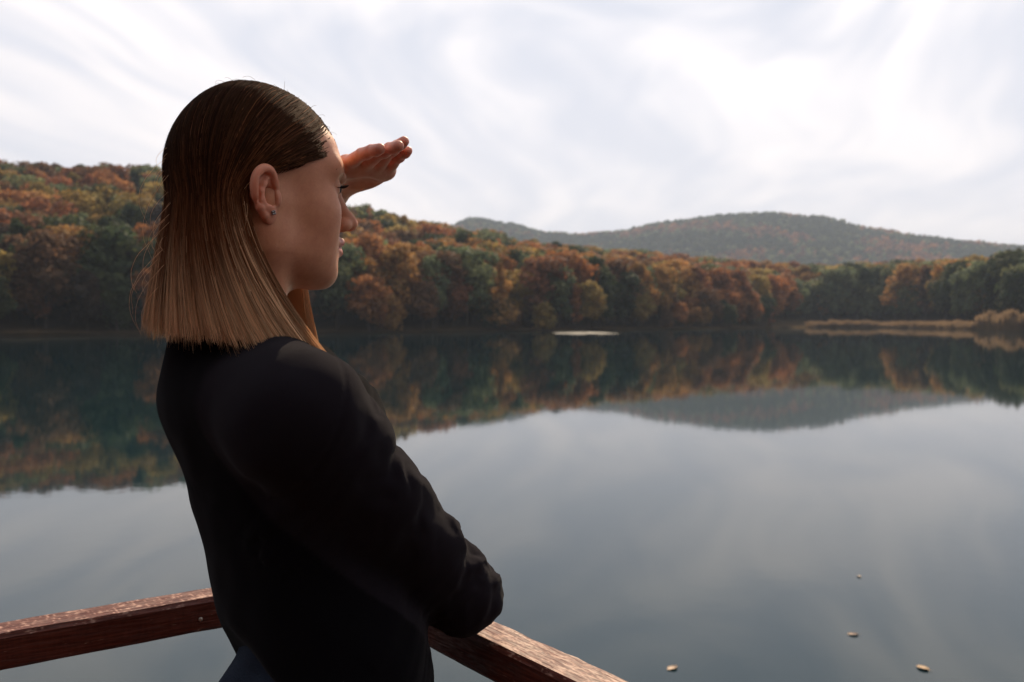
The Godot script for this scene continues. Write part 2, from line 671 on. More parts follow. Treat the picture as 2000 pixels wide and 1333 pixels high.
func make_leaves() -> void:
	# fallen leaves that float on the lake below the deck
	var spots := [
		[Vector3(1.289, 0, -7.56), 0.052, 2.2, "pale curled leaf floating on the water beyond the right rail", Color(0.48, 0.34, 0.23)],
		[Vector3(3.307, 0, -7.56), 0.056, 0.5, "tan leaf floating near the bottom right of the lake", Color(0.46, 0.29, 0.15)],
		[Vector3(3.038, 0, -8.38), 0.045, 1.3, "small dim brown leaf floating above and left of the tan leaf", Color(0.34, 0.21, 0.13)],
		[Vector3(3.798, 0, -10.3), 0.032, 0.2, "tiny faint leaf floating highest of the leaves near the rail", Color(0.26, 0.18, 0.12)],
	]
	for s in spots:
		var v := PackedVector3Array()
		var n := PackedVector3Array()
		var idx := PackedInt32Array()
		var k: float = s[1]
		var rows := 10
		for side in 2:
			for i in rows + 1:
				var t := i / float(rows)
				var w := k * 0.62 * pow(sin(PI * clampf(t * 0.96 + 0.02, 0, 1)), 0.7) * (1.0 + 0.12 * sin(t * 19.0))
				for j in 5:
					var q := (j - 2) / 2.0
					v.append(Vector3(q * w, 0.006 + 0.16 * k * q * q * (0.4 + t) + 0.05 * k * sin(t * 5.0 + q) - side * 0.0012, (t - 0.5) * 2.0 * k))
					n.append(Vector3(-q * 0.6, 1.0 - 2.0 * side, 0).normalized())
			var at := side * (rows + 1) * 5
			for i in rows:
				for j in 4:
					var a := at + i * 5 + j
					idx.append_array([a, a + 1, a + 5, a + 1, a + 6, a + 5] if side == 0 else [a, a + 5, a + 1, a + 1, a + 5, a + 6])
		var o := thing("floating_leaf", s[3], "leaf", s[0])
		o.rotation.y = s[2]
		var m := paint(s[4], 0.6)
		m.backlight_enabled = true
		m.backlight = Color(0.4, 0.4, 0.4)
		part("leaf_blade", array_mesh(v, n, idx), m, o)
		var sv := PackedVector3Array()
		var sn := PackedVector3Array()
		var si := PackedInt32Array()
		limb(sv, sn, si, Vector3(0, 0.008, k), Vector3(k * 0.15, 0.01, k * 1.5), 0.0014, 0.001, 5)
		part("leaf_stalk", array_mesh(sv, sn, si), m, o)

# ---------------------------------------------------------------- soft bodies: distance fields and their surfaces

class Body:
	# capsules and ellipsoids joined by a smooth minimum; op 1 carves
	var kind := PackedInt32Array()
	var op := PackedInt32Array()
	var k := PackedFloat32Array()
	var a := PackedVector3Array()
	var b := PackedVector3Array()
	var ra := PackedFloat32Array()
	var rb := PackedFloat32Array()
	var inv := PackedFloat32Array()
	var turn := []
	var mirror := PackedInt32Array()
	var bend: Callable

	func capsule(p: Vector3, q: Vector3, r0: float, r1: float, soft := 0.01, carve := 0, both := 0) -> void:
		kind.append(0)
		op.append(carve)
		k.append(soft)
		a.append(p)
		b.append(q - p)
		ra.append(r0)
		rb.append(r1 - r0)
		inv.append(1.0 / maxf((q - p).length_squared(), 1e-9))
		turn.append(Basis.IDENTITY)
		mirror.append(both)

	func ball(c: Vector3, r: Vector3, soft := 0.01, carve := 0, both := 0, axes := Basis.IDENTITY) -> void:
		kind.append(1)
		op.append(carve)
		k.append(soft)
		a.append(c)
		b.append(Vector3.ONE / r)
		ra.append(minf(r.x, minf(r.y, r.z)))
		rb.append(0.0)
		inv.append(0.0)
		turn.append(axes.transposed())
		mirror.append(both)

	func one(i: int, p: Vector3) -> float:
		if mirror[i]:
			p.z = absf(p.z)
		if kind[i] == 0:
			var d := p - a[i]
			var h := clampf(d.dot(b[i]) * inv[i], 0.0, 1.0)
			return (d - b[i] * h).length() - ra[i] - rb[i] * h
		var q: Vector3 = turn[i] * (p - a[i])
		q *= b[i]
		var k0 := q.length()
		var k1 := (q * b[i]).length()
		if k1 < 1e-6:
			return -ra[i]
		return k0 * (k0 - 1.0) / k1

	func value(p: Vector3, list: PackedInt32Array) -> float:
		var d := 1.0
		for i in list:
			var e := one(i, p)
			var s := k[i]
			if op[i] == 0:
				var h := maxf(s - absf(d - e), 0.0) / s
				d = minf(d, e) - h * h * s * 0.25
			else:
				var h := maxf(s - absf(d + e), 0.0) / s
				d = maxf(d, -e) + h * h * s * 0.25
		return d

	# surface nets over the box lo..hi: [points, normals, indices]
	func surface(lo: Vector3, hi: Vector3, cell: float, slack := 0.0) -> Array:
		var nx := int(ceil((hi.x - lo.x) / cell)) + 1
		var ny := int(ceil((hi.y - lo.y) / cell)) + 1
		var nz := int(ceil((hi.z - lo.z) / cell)) + 1
		var val := PackedFloat32Array()
		val.resize(nx * ny * nz)
		val.fill(9.0)
		var sy := nx
		var sz := nx * ny
		const BS := 5
		var blocks := []
		var half := cell * BS * 0.5
		var diag := half * 1.7321
		var bent := bend.is_valid()
		for z0 in range(0, nz - 1, BS):
			for y0 in range(0, ny - 1, BS):
				for x0 in range(0, nx - 1, BS):
					var c := lo + Vector3(x0, y0, z0) * cell + Vector3.ONE * half
					var list := PackedInt32Array()
					for i in kind.size():
						if one(i, c) < diag * 1.6 + k[i] + 0.006:
							list.append(i)
					if list.is_empty() or absf(value(c, list)) > diag * 1.5 + slack + 0.004:
						continue
					blocks.append(Vector3i(x0, y0, z0))
					for z in range(z0, mini(z0 + BS, nz - 1) + 1):
						for y in range(y0, mini(y0 + BS, ny - 1) + 1):
							for x in range(x0, mini(x0 + BS, nx - 1) + 1):
								var at := x + y * sy + z * sz
								if val[at] == 9.0:
									var p := lo + Vector3(x, y, z) * cell
									var d := value(p, list)
									if bent:
										d += bend.call(p)
									val[at] = d
		var index := PackedInt32Array()
		index.resize(nx * ny * nz)
		index.fill(-1)
		var v := PackedVector3Array()
		var n := PackedVector3Array()
		var cells := []
		for blk in blocks:
			for z in range(blk.z, mini(blk.z + BS, nz - 1)):
				for y in range(blk.y, mini(blk.y + BS, ny - 1)):
					for x in range(blk.x, mini(blk.x + BS, nx - 1)):
						var at: int = x + y * sy + z * sz
						var f0 := val[at]
						var f1 := val[at + 1]
						var f2 := val[at + sy]
						var f3 := val[at + sy + 1]
						var f4 := val[at + sz]
						var f5 := val[at + sz + 1]
						var f6 := val[at + sz + sy]
						var f7 := val[at + sz + sy + 1]
						var inside := int(f0 < 0) + int(f1 < 0) + int(f2 < 0) + int(f3 < 0) + int(f4 < 0) + int(f5 < 0) + int(f6 < 0) + int(f7 < 0)
						if inside == 0 or inside == 8:
							continue
						if maxf(maxf(maxf(f0, f1), maxf(f2, f3)), maxf(maxf(f4, f5), maxf(f6, f7))) > 8.0:
							continue
						var sum := Vector3.ZERO
						var many := 0
						if (f0 < 0) != (f1 < 0):
							sum += Vector3(f0 / (f0 - f1), 0, 0); many += 1
						if (f2 < 0) != (f3 < 0):
							sum += Vector3(f2 / (f2 - f3), 1, 0); many += 1
						if (f4 < 0) != (f5 < 0):
							sum += Vector3(f4 / (f4 - f5), 0, 1); many += 1
						if (f6 < 0) != (f7 < 0):
							sum += Vector3(f6 / (f6 - f7), 1, 1); many += 1
						if (f0 < 0) != (f2 < 0):
							sum += Vector3(0, f0 / (f0 - f2), 0); many += 1
						if (f1 < 0) != (f3 < 0):
							sum += Vector3(1, f1 / (f1 - f3), 0); many += 1
						if (f4 < 0) != (f6 < 0):
							sum += Vector3(0, f4 / (f4 - f6), 1); many += 1
						if (f5 < 0) != (f7 < 0):
							sum += Vector3(1, f5 / (f5 - f7), 1); many += 1
						if (f0 < 0) != (f4 < 0):
							sum += Vector3(0, 0, f0 / (f0 - f4)); many += 1
						if (f1 < 0) != (f5 < 0):
							sum += Vector3(1, 0, f1 / (f1 - f5)); many += 1
						if (f2 < 0) != (f6 < 0):
							sum += Vector3(0, 1, f2 / (f2 - f6)); many += 1
						if (f3 < 0) != (f7 < 0):
							sum += Vector3(1, 1, f3 / (f3 - f7)); many += 1
						index[at] = v.size()
						cells.append(at)
						v.append(lo + (Vector3(x, y, z) + sum / many) * cell)
						n.append(Vector3(f1 + f3 + f5 + f7 - f0 - f2 - f4 - f6, f2 + f3 + f6 + f7 - f0 - f1 - f4 - f5, f4 + f5 + f6 + f7 - f0 - f1 - f2 - f3).normalized())
		var tri := PackedInt32Array()
		for at in cells:
			var here := val[at] < 0
			# the three edges that leave this cell's lowest corner
			if (val[at + 1] < 0) != here:
				quad(tri, v, n, index[at], index[at - sy], index[at - sy - sz], index[at - sz])
			if (val[at + sy] < 0) != here:
				quad(tri, v, n, index[at], index[at - 1], index[at - 1 - sz], index[at - sz])
			if (val[at + sz] < 0) != here:
				quad(tri, v, n, index[at], index[at - 1], index[at - 1 - sy], index[at - sy])
		return [v, n, tri]

	func quad(tri: PackedInt32Array, v: PackedVector3Array, n: PackedVector3Array, i: int, j: int, l: int, m: int) -> void:
		if i < 0 or j < 0 or l < 0 or m < 0:
			return
		if (v[l] - v[i]).cross(v[j] - v[i]).dot(n[i] + n[l]) >= 0:
			tri.append_array([i, j, l, i, l, m])
		else:
			tri.append_array([i, l, j, i, m, l])

func add_surface(to: Array, from: Array, where: Transform3D, color: Callable) -> void:
	# to: [points, normals, indices, colours]
	var at: int = to[0].size()
	var v: PackedVector3Array = from[0]
	var n: PackedVector3Array = from[1]
	for i in v.size():
		to[0].append(where * v[i])
		to[1].append((where.basis * n[i]).normalized())
		to[3].append(color.call(v[i], n[i]))
	for i in from[2]:
		to[2].append(at + i)

func fresh() -> Array:
	return [PackedVector3Array(), PackedVector3Array(), PackedInt32Array(), PackedColorArray()]

func tube(to: Array, path: PackedVector3Array, r0: float, r1: float, color: Color, sides := 5) -> void:
	# a tapering tube along a path
	var at: int = to[0].size()
	var count := path.size()
	var side := Vector3(0.31, 0.12, 0.94)
	for i in count:
		var d := (path[mini(i + 1, count - 1)] - path[maxi(i - 1, 0)]).normalized()
		var x := (side - d * side.dot(d)).normalized()
		var y := d.cross(x)
		var r := lerpf(r0, r1, i / float(count - 1))
		for s in sides:
			var o := x * cos(TAU * s / sides) + y * sin(TAU * s / sides)
			to[0].append(path[i] + o * r)
			to[1].append(o)
			to[3].append(color)
	for i in count - 1:
		for s in sides:
			var a := at + i * sides + s
			var b := at + i * sides + (s + 1) % sides
			to[2].append_array([a, a + sides, b, b, a + sides, b + sides])

# ---------------------------------------------------------------- the woman

const BASE := Vector3(-0.20, 1.40, -1.04)               # where she stands on the deck
const HEAD := Vector3(-0.2822, 2.931, -1.0431)           # the middle between her ears
const FACING := Vector3(0.8387, 0, -0.5446)
const RIGHT := Vector3(0.5446, 0, 0.8387)

func smooth_skin(rough: float, sub: float) -> StandardMaterial3D:
	var m := StandardMaterial3D.new()
	m.vertex_color_use_as_albedo = true
	m.roughness = rough
	m.metallic_specular = 0.4
	m.subsurf_scatter_enabled = sub > 0.0
	m.subsurf_scatter_strength = sub
	var nt := NoiseTexture2D.new()
	nt.width = 256
	nt.height = 256
	nt.seamless = true
	nt.as_normal_map = true
	nt.bump_strength = 3.0
	var fn := FastNoiseLite.new()
	fn.noise_type = FastNoiseLite.TYPE_CELLULAR
	fn.frequency = 0.06
	nt.noise = fn
	m.normal_enabled = true
	m.normal_texture = nt
	m.normal_scale = 0.22
	m.uv1_triplanar = true
	m.uv1_scale = Vector3.ONE * 22.0
	return m

func head_field() -> Body:
	# x forward, y up, z to her right; both sides at once
	var h := Body.new()
	h.ball(Vector3(-0.006, 0.036, 0), Vector3(0.084, 0.082, 0.070), 0.02)
	h.ball(Vector3(0.0425, 0.046, 0), Vector3(0.0515, 0.055, 0.056), 0.025)
	h.ball(Vector3(0.038, -0.015, 0), Vector3(0.050, 0.070, 0.055), 0.03)
	h.ball(Vector3(0.028, -0.045, 0), Vector3(0.050, 0.042, 0.047), 0.03)
	h.ball(Vector3(0.054, -0.012, 0.036), Vector3(0.027, 0.023, 0.021), 0.020, 0, 1)     # cheekbone
	h.ball(Vector3(0.052, -0.040, 0.026), Vector3(0.026, 0.030, 0.023), 0.020, 0, 1)     # cheek
	h.capsule(Vector3(-0.004, -0.048, 0.047), Vector3(0.066, -0.074, 0.014), 0.017, 0.015, 0.028, 0, 1)   # jaw
	h.capsule(Vector3(-0.004, -0.010, 0.052), Vector3(-0.004, -0.048, 0.047), 0.018, 0.017, 0.025, 0, 1)
	h.ball(Vector3(0.0755, -0.077, 0), Vector3(0.0178, 0.0172, 0.019), 0.014)               # chin
	h.ball(Vector3(0.0690, -0.046, 0), Vector3(0.0275, 0.024, 0.023), 0.014)                # muzzle
	h.capsule(Vector3(0.0870, 0.037, 0.006), Vector3(0.0725, 0.037, 0.040), 0.0098, 0.0088, 0.018, 0, 1)   # brow
	h.ball(Vector3(0.0960, 0.017, 0.033), Vector3(0.017, 0.012, 0.018), 0.014, 1, 1)        # eye hollow
	h.ball(Vector3(0.0730, 0.0175, 0.0315), Vector3(0.0135, 0.0125, 0.0140), 0.005, 0, 1)   # lids over the ball
	h.capsule(Vector3(0.0872, 0.0165, 0.0215), Vector3(0.0835, 0.0160, 0.0425), 0.0022, 0.0014, 0.002, 1, 1)   # between the lids
	h.capsule(Vector3(0.0870, 0.022, 0), Vector3(0.1045, -0.010, 0), 0.0075, 0.0083, 0.010)      # bridge
	h.ball(Vector3(0.1095, -0.0178, 0), Vector3(0.0113, 0.0100, 0.0098), 0.008)             # tip
	h.ball(Vector3(0.0985, -0.0215, 0.0098), Vector3(0.0105, 0.0082, 0.0066), 0.005, 0, 1)    # wings
	h.ball(Vector3(0.1045, -0.0280, 0.0060), Vector3(0.0066, 0.0044, 0.0032), 0.003, 1, 1)    # nostrils
	h.capsule(Vector3(0.0915, -0.0130, 0.0155), Vector3(0.0865, -0.0300, 0.0200), 0.0022, 0.0018, 0.006, 1, 1)   # crease beside the wing
	h.capsule(Vector3(0.0995, -0.0400, 0.002), Vector3(0.0880, -0.0445, 0.021), 0.0050, 0.0024, 0.005, 0, 1)   # upper lip
	h.capsule(Vector3(0.0958, -0.0530, 0.002), Vector3(0.0860, -0.0500, 0.019), 0.0060, 0.0028, 0.005, 0, 1)   # lower lip
	h.capsule(Vector3(0.1060, -0.0470, 0), Vector3(0.0880, -0.0475, 0.023), 0.0015, 0.0012, 0.003, 1, 1)    # mouth line
	h.ball(Vector3(0.1015, -0.0655, 0), Vector3(0.0080, 0.0048, 0.018), 0.008, 1)            # hollow above the chin
	h.ball(Vector3(0.1070, -0.0345, 0), Vector3(0.0032, 0.0055, 0.0028), 0.005, 1)           # philtrum
	h.capsule(Vector3(-0.018, -0.050, 0), Vector3(-0.030, -0.205, 0), 0.050, 0.054, 0.022)   # neck
	h.capsule(Vector3(-0.012, -0.035, 0.050), Vector3(0.022, -0.185, 0.014), 0.013, 0.011, 0.022, 0, 1)   # neck cords
	return h

func ear_field() -> Body:
	var e := Body.new()
	# the shell lies in a plane that opens backwards; q(x, y) gives a point on it
	var q := func(x: float, y: float, lift := 0.0) -> Vector3:
		return Vector3(x, y, 0.0685 + 0.42 * (0.0 - x) + lift)
	var axes := Basis(Vector3(1, 0, -0.42).normalized(), Vector3.UP, Vector3(0.42, 0, 1).normalized())
	e.ball(q.call(-0.0150, 0.0040), Vector3(0.0150, 0.0260, 0.0036), 0.004, 0, 0, axes)
	e.ball(q.call(-0.0080, -0.0200), Vector3(0.0088, 0.0125, 0.0042), 0.010, 0, 0, axes)         # lobe
	e.ball(q.call(0.000, 0.006, -0.006), Vector3(0.0085, 0.025, 0.0085), 0.008, 0, 0, axes)       # root
	# the rim, from where it rises out of the bowl, over the top and down to the lobe
	var rim := PackedVector2Array()
	for i in 25:
		var t := i / 24.0
		var w := lerpf(0.25, 3.62, t)
		rim.append(Vector2(-0.0150 + 0.0140 * cos(w) * (1.0 - 0.10 * smoothstep(0.5, 1.0, t)), 0.0060 + 0.0228 * sin(w) + 0.0010 * sin(w * 2.0)))
	rim.append(Vector2(-0.0215, -0.0145))
	rim.append(Vector2(-0.0160, -0.0225))
	for i in rim.size() - 1:
		var r0 := lerpf(0.0022, 0.0036, smoothstep(0.0, 6.0, i)) - 0.0006 * smoothstep(16.0, 26.0, i)
		e.capsule(q.call(rim[i].x, rim[i].y, 0.0030), q.call(rim[i + 1].x, rim[i + 1].y, 0.0030), r0, r0, 0.005)
	e.capsule(q.call(-0.0030, -0.0060, 0.0005), q.call(-0.0100, 0.0035, 0.0028), 0.0026, 0.0016, 0.004)   # where the rim begins
	e.ball(q.call(-0.0165, 0.0150, 0.0048), Vector3(0.0085, 0.0090, 0.0026), 0.005, 1, 0, axes)   # hollow under the rim
	e.ball(q.call(-0.0238, 0.0040, 0.0052), Vector3(0.0026, 0.0130, 0.0026), 0.004, 1, 0, axes)
	var ridge := [Vector2(-0.0125, 0.0180), Vector2(-0.0165, 0.0110), Vector2(-0.0195, 0.0030), Vector2(-0.0190, -0.0060), Vector2(-0.0150, -0.0130)]
	for i in 4:
		e.capsule(q.call(ridge[i].x, ridge[i].y, 0.0024), q.call(ridge[i + 1].x, ridge[i + 1].y, 0.0028), 0.0022 + i * 0.0003, 0.0025 + i * 0.0003, 0.005)   # inner ridge
	e.ball(q.call(-0.0090, -0.0002, 0.0032), Vector3(0.0080, 0.0115, 0.0080), 0.004, 1, 0, axes)   # bowl
	e.ball(q.call(-0.0050, -0.0035, 0.0010), Vector3(0.0048, 0.0060, 0.0130), 0.003, 1, 0, axes)  # the passage
	e.ball(q.call(0.0018, -0.0030, 0.0036), Vector3(0.0040, 0.0070, 0.0036), 0.005, 0, 0, axes)   # tragus
	e.ball(q.call(-0.0112, -0.0132, 0.0026), Vector3(0.0046, 0.0032, 0.0032), 0.005, 0, 0, axes)
	return e

const WRIST := Vector3(-0.2185, 2.9800, -1.1941)
const FINGERS := Vector3(0.567, 0.040, 0.823)    # along the raised hand
const ACROSS := Vector3(0.824, -0.017, -0.567)    # from thumb to little finger
const PALM := Vector3(0.008, -0.999, 0.042)       # the way the palm faces

func hand_point(d: float, a: float, n: float) -> Vector3:
	return WRIST + FINGERS * d + ACROSS * a + PALM * n

func raised_hand() -> Body:
	var h := Body.new()
	var spread := [0.016, -0.006, -0.086, -0.130]
	var start := [-0.088, -0.119, -0.223, -0.191]
	var bones := [[0.040, 0.024, 0.020], [0.044, 0.027, 0.021], [0.041, 0.025, 0.020], [0.032, 0.019, 0.018]]
	var offset := [-0.027, -0.008, 0.011, 0.028]
	var thick := [0.0077, 0.0079, 0.0075, 0.0066]
	for i in 4:
		var p := hand_point(0.086 * (1.0 - 0.03 * absf(i - 1)), offset[i], 0)
		h.capsule(hand_point(0.012, offset[i] * 0.62, 0.001), p, 0.0115, 0.0105, 0.012)
		var r: float = thick[i]
		var angle: float = start[i]
		for j in 3:
			var u: Vector3 = (FINGERS * cos(angle) + PALM * sin(angle) + ACROSS * spread[i]).normalized()
			var e: Vector3 = p + u * bones[i][j]
			var soft := 0.0022 if j > 0 else 0.0036
			h.capsule(p, e, r, r * 0.93, soft)
			# the pad of each bone on the palm side
			h.ball(p.lerp(e, 0.52) + PALM * 0.0022, Vector3(bones[i][j] * 0.40, r * 0.86, r * 0.80), 0.004, 0, 0, Basis(u, PALM.cross(u).normalized(), u.cross(PALM.cross(u)).normalized()))
			r *= 0.93
			p = e
			angle += [0.10, 0.08, 0.08][j]
	var axes := Basis(FINGERS, ACROSS, FINGERS.cross(ACROSS).normalized())
	h.ball(hand_point(0.050, 0.001, 0.001), Vector3(0.046, 0.036, 0.0125), 0.012, 0, 0, axes)
	h.ball(hand_point(0.034, 0.022, 0.006), Vector3(0.034, 0.0130, 0.0105), 0.010, 0, 0, axes)     # heel below the little finger
	h.ball(hand_point(0.036, -0.022, 0.006), Vector3(0.033, 0.0160, 0.0120), 0.010, 0, 0, axes)    # ball of the thumb
	h.ball(hand_point(0.076, 0.000, 0.0055), Vector3(0.013, 0.036, 0.0100), 0.008, 0, 0, axes)     # pads under the fingers
	h.ball(hand_point(0.056, 0.004, 0.019), Vector3(0.024, 0.018, 0.0095), 0.012, 1, 0, axes)       # hollow of the palm
	# creases
	h.capsule(hand_point(0.072, -0.030, 0.0150), hand_point(0.058, 0.026, 0.0170), 0.0013, 0.0013, 0.005, 1)
	h.capsule(hand_point(0.066, -0.030, 0.0160), hand_point(0.024, -0.002, 0.0200), 0.0013, 0.0013, 0.005, 1)
	# the thumb, apart from the forefinger
	h.capsule(hand_point(0.016, -0.020, 0.008), hand_point(0.050, -0.036, 0.014), 0.0135, 0.0110, 0.010)
	h.capsule(hand_point(0.050, -0.036, 0.014), hand_point(0.079, -0.044, 0.018), 0.0102, 0.0096, 0.004)
	h.capsule(hand_point(0.079, -0.044, 0.018), hand_point(0.099, -0.043, 0.021), 0.0100, 0.0082, 0.003)
	# wrist and forearm
	var fore := (ELBOW_FAR - WRIST).normalized()
	for o in [-0.0095, 0.0095]:
		h.capsule(hand_point(0.016, o * 1.2, 0.001), WRIST + ACROSS * o + PALM * 0.002, 0.0150, 0.0158, 0.012)
		h.capsule(WRIST + ACROSS * o + PALM * 0.002, WRIST + ACROSS * o + fore * 0.11, 0.0158, 0.0225, 0.012)
	h.capsule(hand_point(0.002, -0.002, 0.014), WRIST + fore * 0.06 + PALM * 0.016, 0.0050, 0.0070, 0.008)
	return h

# joints of the body under the clothes
const NECK := Vector3(-0.3073, 2.735, -1.0267)
const SHOULDER_NEAR := Vector3(-0.2097, 2.700, -0.9331)
const ELBOW_NEAR := Vector3(-0.0560, 2.4860, -1.0850)
const HAND_NEAR := Vector3(-0.140, 2.468, -1.290)
const SHOULDER_FAR := Vector3(-0.365, 2.715, -1.175)
const ELBOW_FAR := Vector3(-0.352, 2.862, -1.372)
const CHEST := Vector3(-0.2639, 2.682, -1.0477)
const WAIST := Vector3(-0.2327, 2.543, -1.0448)
const HIPS := Vector3(-0.1986, 2.4238, -1.0422)

func lower_hand() -> Body:
	# the other hand, folded across her front
	var h := Body.new()
	var d := (HAND_NEAR - ELBOW_NEAR).normalized()
	var a := Vector3.UP.cross(d).normalized()
	var n := a.cross(d).normalized()
	var w := HAND_NEAR
	for i in 4:
		var o: float = [0.026, 0.008, -0.010, -0.027][i]
		var p := w + d * 0.085 + a * o
		h.capsule(w + d * 0.012 + a * o * 0.6, p, 0.011, 0.010, 0.012)
		var angle := 0.10
		for j in 3:
			var u := (d * cos(angle) + n * sin(angle)).normalized()
			var e: Vector3 = p + u * [0.040, 0.024, 0.020][j] * [0.95, 1.05, 1.0, 0.8][i]
			h.capsule(p, e, 0.0088 - j * 0.0006, 0.0082 - j * 0.0006, 0.004)
			p = e
			angle += 0.12
	h.capsule(w + d * 0.02 + a * 0.02, w + d * 0.055 + a * 0.045 + n * 0.012, 0.012, 0.0100, 0.01)
	h.capsule(w + d * 0.055 + a * 0.045 + n * 0.012, w + d * 0.090 + a * 0.050 + n * 0.018, 0.0098, 0.0080, 0.004)
	h.capsule(w - d * 0.06, w + d * 0.012, 0.028, 0.024, 0.014)
	return h

func under_body() -> Body:
	var b := Body.new()
	var axes := Basis(FACING, Vector3.UP, RIGHT)
	b.capsule(HEAD + FACING * -0.025 + Vector3.UP * -0.15, NECK + Vector3.UP * -0.04, 0.047, 0.05, 0.03)
	b.ball(CHEST + Vector3.UP * -0.04, Vector3(0.085, 0.11, 0.110), 0.03, 0, 0, axes)
	b.ball(WAIST, Vector3(0.075, 0.13, 0.105), 0.03, 0, 0, axes)
	b.ball(HIPS, Vector3(0.078, 0.11, 0.112), 0.03, 0, 0, axes)
	b.capsule(NECK, SHOULDER_NEAR, 0.030, 0.042, 0.01)
	b.capsule(NECK, SHOULDER_FAR, 0.030, 0.040, 0.01)
	b.capsule(SHOULDER_NEAR, ELBOW_NEAR, 0.044, 0.030, 0.02)
	b.capsule(ELBOW_NEAR, HAND_NEAR, 0.029, 0.024, 0.01)
	b.capsule(SHOULDER_FAR, ELBOW_FAR, 0.040, 0.030, 0.02)
	b.capsule(ELBOW_FAR, WRIST, 0.029, 0.024, 0.01)
	for s in [-1, 1]:
		var hip: Vector3 = HIPS + RIGHT * 0.075 * s + Vector3.UP * -0.06
		var knee: Vector3 = BASE + RIGHT * 0.085 * s + Vector3(0, 0.50, 0) + FACING * 0.03
		var ankle: Vector3 = BASE + RIGHT * 0.09 * s + Vector3(0, 0.09, 0)
		b.capsule(hip, knee, 0.070, 0.048, 0.03)
		b.capsule(knee, ankle, 0.048, 0.034, 0.02)
		b.capsule(ankle, ankle + FACING * 0.13 + Vector3.UP * -0.055, 0.032, 0.026, 0.02)
	return b

func jacket_field() -> Body:
	var b := Body.new()
	var axes := Basis(FACING, Vector3.UP, RIGHT)
	b.ball(CHEST + Vector3.UP * -0.035 + FACING * 0.016, Vector3(0.108, 0.130, 0.130), 0.03, 0, 0, axes)
	b.ball(CHEST + FACING * -0.030 + Vector3.UP * 0.030, Vector3(0.088, 0.085, 0.132), 0.03, 0, 0, axes)   # shoulder blades
	b.ball(WAIST + Vector3.UP * -0.01 + FACING * -0.009, Vector3(0.084, 0.150, 0.114), 0.04, 0, 0, axes)
	b.ball(HIPS + FACING * 0.000 + Vector3.UP * -0.03, Vector3(0.103, 0.170, 0.134), 0.04, 0, 0, axes)
	b.capsule(NECK + Vector3.UP * -0.005, SHOULDER_NEAR + Vector3(0, 0.006, 0), 0.054, 0.056, 0.03)
	b.capsule(NECK + Vector3.UP * -0.005, SHOULDER_FAR, 0.054, 0.055, 0.03)
	b.capsule(NECK + Vector3(0, -0.02, 0), HEAD + FACING * -0.034 + Vector3.UP * -0.165, 0.060, 0.057, 0.02)   # collar
	b.capsule(SHOULDER_NEAR, SHOULDER_NEAR.lerp(ELBOW_NEAR, 0.42), 0.0690, 0.0525, 0.03)
	b.capsule(SHOULDER_NEAR.lerp(ELBOW_NEAR, 0.42), ELBOW_NEAR, 0.0525, 0.0430, 0.02)
	b.capsule(ELBOW_NEAR, HAND_NEAR, 0.0425, 0.0340, 0.02)
	b.capsule(SHOULDER_FAR, ELBOW_FAR, 0.060, 0.046, 0.03)
	b.capsule(ELBOW_FAR, ELBOW_FAR.lerp(WRIST, 0.60), 0.045, 0.036, 0.02)
	# cut off at the hem, higher behind than in front
	b.ball(HIPS + Vector3(0, -0.262, 0) + FACING * -0.50, Vector3(0.50, 0.50, 0.50), 0.006, 1)
	# hollows: the neck opening and the sleeve ends
	b.capsule(NECK + Vector3(0, 0.0, 0) + FACING * 0.012, HEAD + FACING * -0.02 + Vector3.UP * -0.11, 0.050, 0.056, 0.004, 1)
	var along := (ELBOW_NEAR - SHOULDER_NEAR)
	var length := along.length()
	along /= length
	var forward := (FACING - along * FACING.dot(along)).normalized()
	var out := along.cross(forward)
	var wr := FastNoiseLite.new()
	wr.seed = 5
	wr.frequency = 1.0
	wr.fractal_octaves = 2
	var fore := (HAND_NEAR - ELBOW_NEAR).normalized()
	b.bend = func(p: Vector3) -> float:
		var q := p - SHOULDER_NEAR
		var t := q.dot(along) / length
		var f := q.dot(forward)
		var o := q.dot(out)
		var d := 0.0
		if t > -0.25 and t < 1.25 and absf(f) < 0.12 and absf(o) < 0.12:
			var ang := atan2(o, f)
			# folds run round the arm, slanting, bunched at the armpit and above the elbow
			var slant := t * 5.5 + 0.55 * sin(ang + 0.6) + 0.35 * wr.get_noise_2d(t * 3.0, ang)
			var ridge := wr.get_noise_2d(slant * 1.1, ang * 0.30 + 3.0) * 2.6
			var amount := 0.0022 * smoothstep(0.05, 0.3, t) + 0.0034 * smoothstep(0.60, 0.92, t) * (1.0 - 0.5 * smoothstep(0.95, 1.1, t)) + 0.0026 * exp(-pow((t - 0.22) / 0.18, 2))
			amount *= 0.45 + 0.55 * clampf(f * 18.0 + 0.3, 0, 1)
			d -= amount * clampf(ridge, -1.0, 1.0)
			var fine_ := wr.get_noise_2d(t * 15.0 + 0.9 * sin(ang), ang * 0.5 + 9.0) * 2.2
			# the seam where the sleeve is set in
			d += 0.0016 * exp(-pow((t - 0.02 + 0.10 * f / 0.07) / 0.007, 2.0))
			d -= 0.0018 * smoothstep(0.62, 0.90, t) * (1.0 - smoothstep(0.97, 1.08, t)) * clampf(fine_, -1.0, 1.0)
		d -= 0.0030 * wr.get_noise_3d(p.x * 11.0, p.y * 8.0, p.z * 11.0)
		return d
	return b

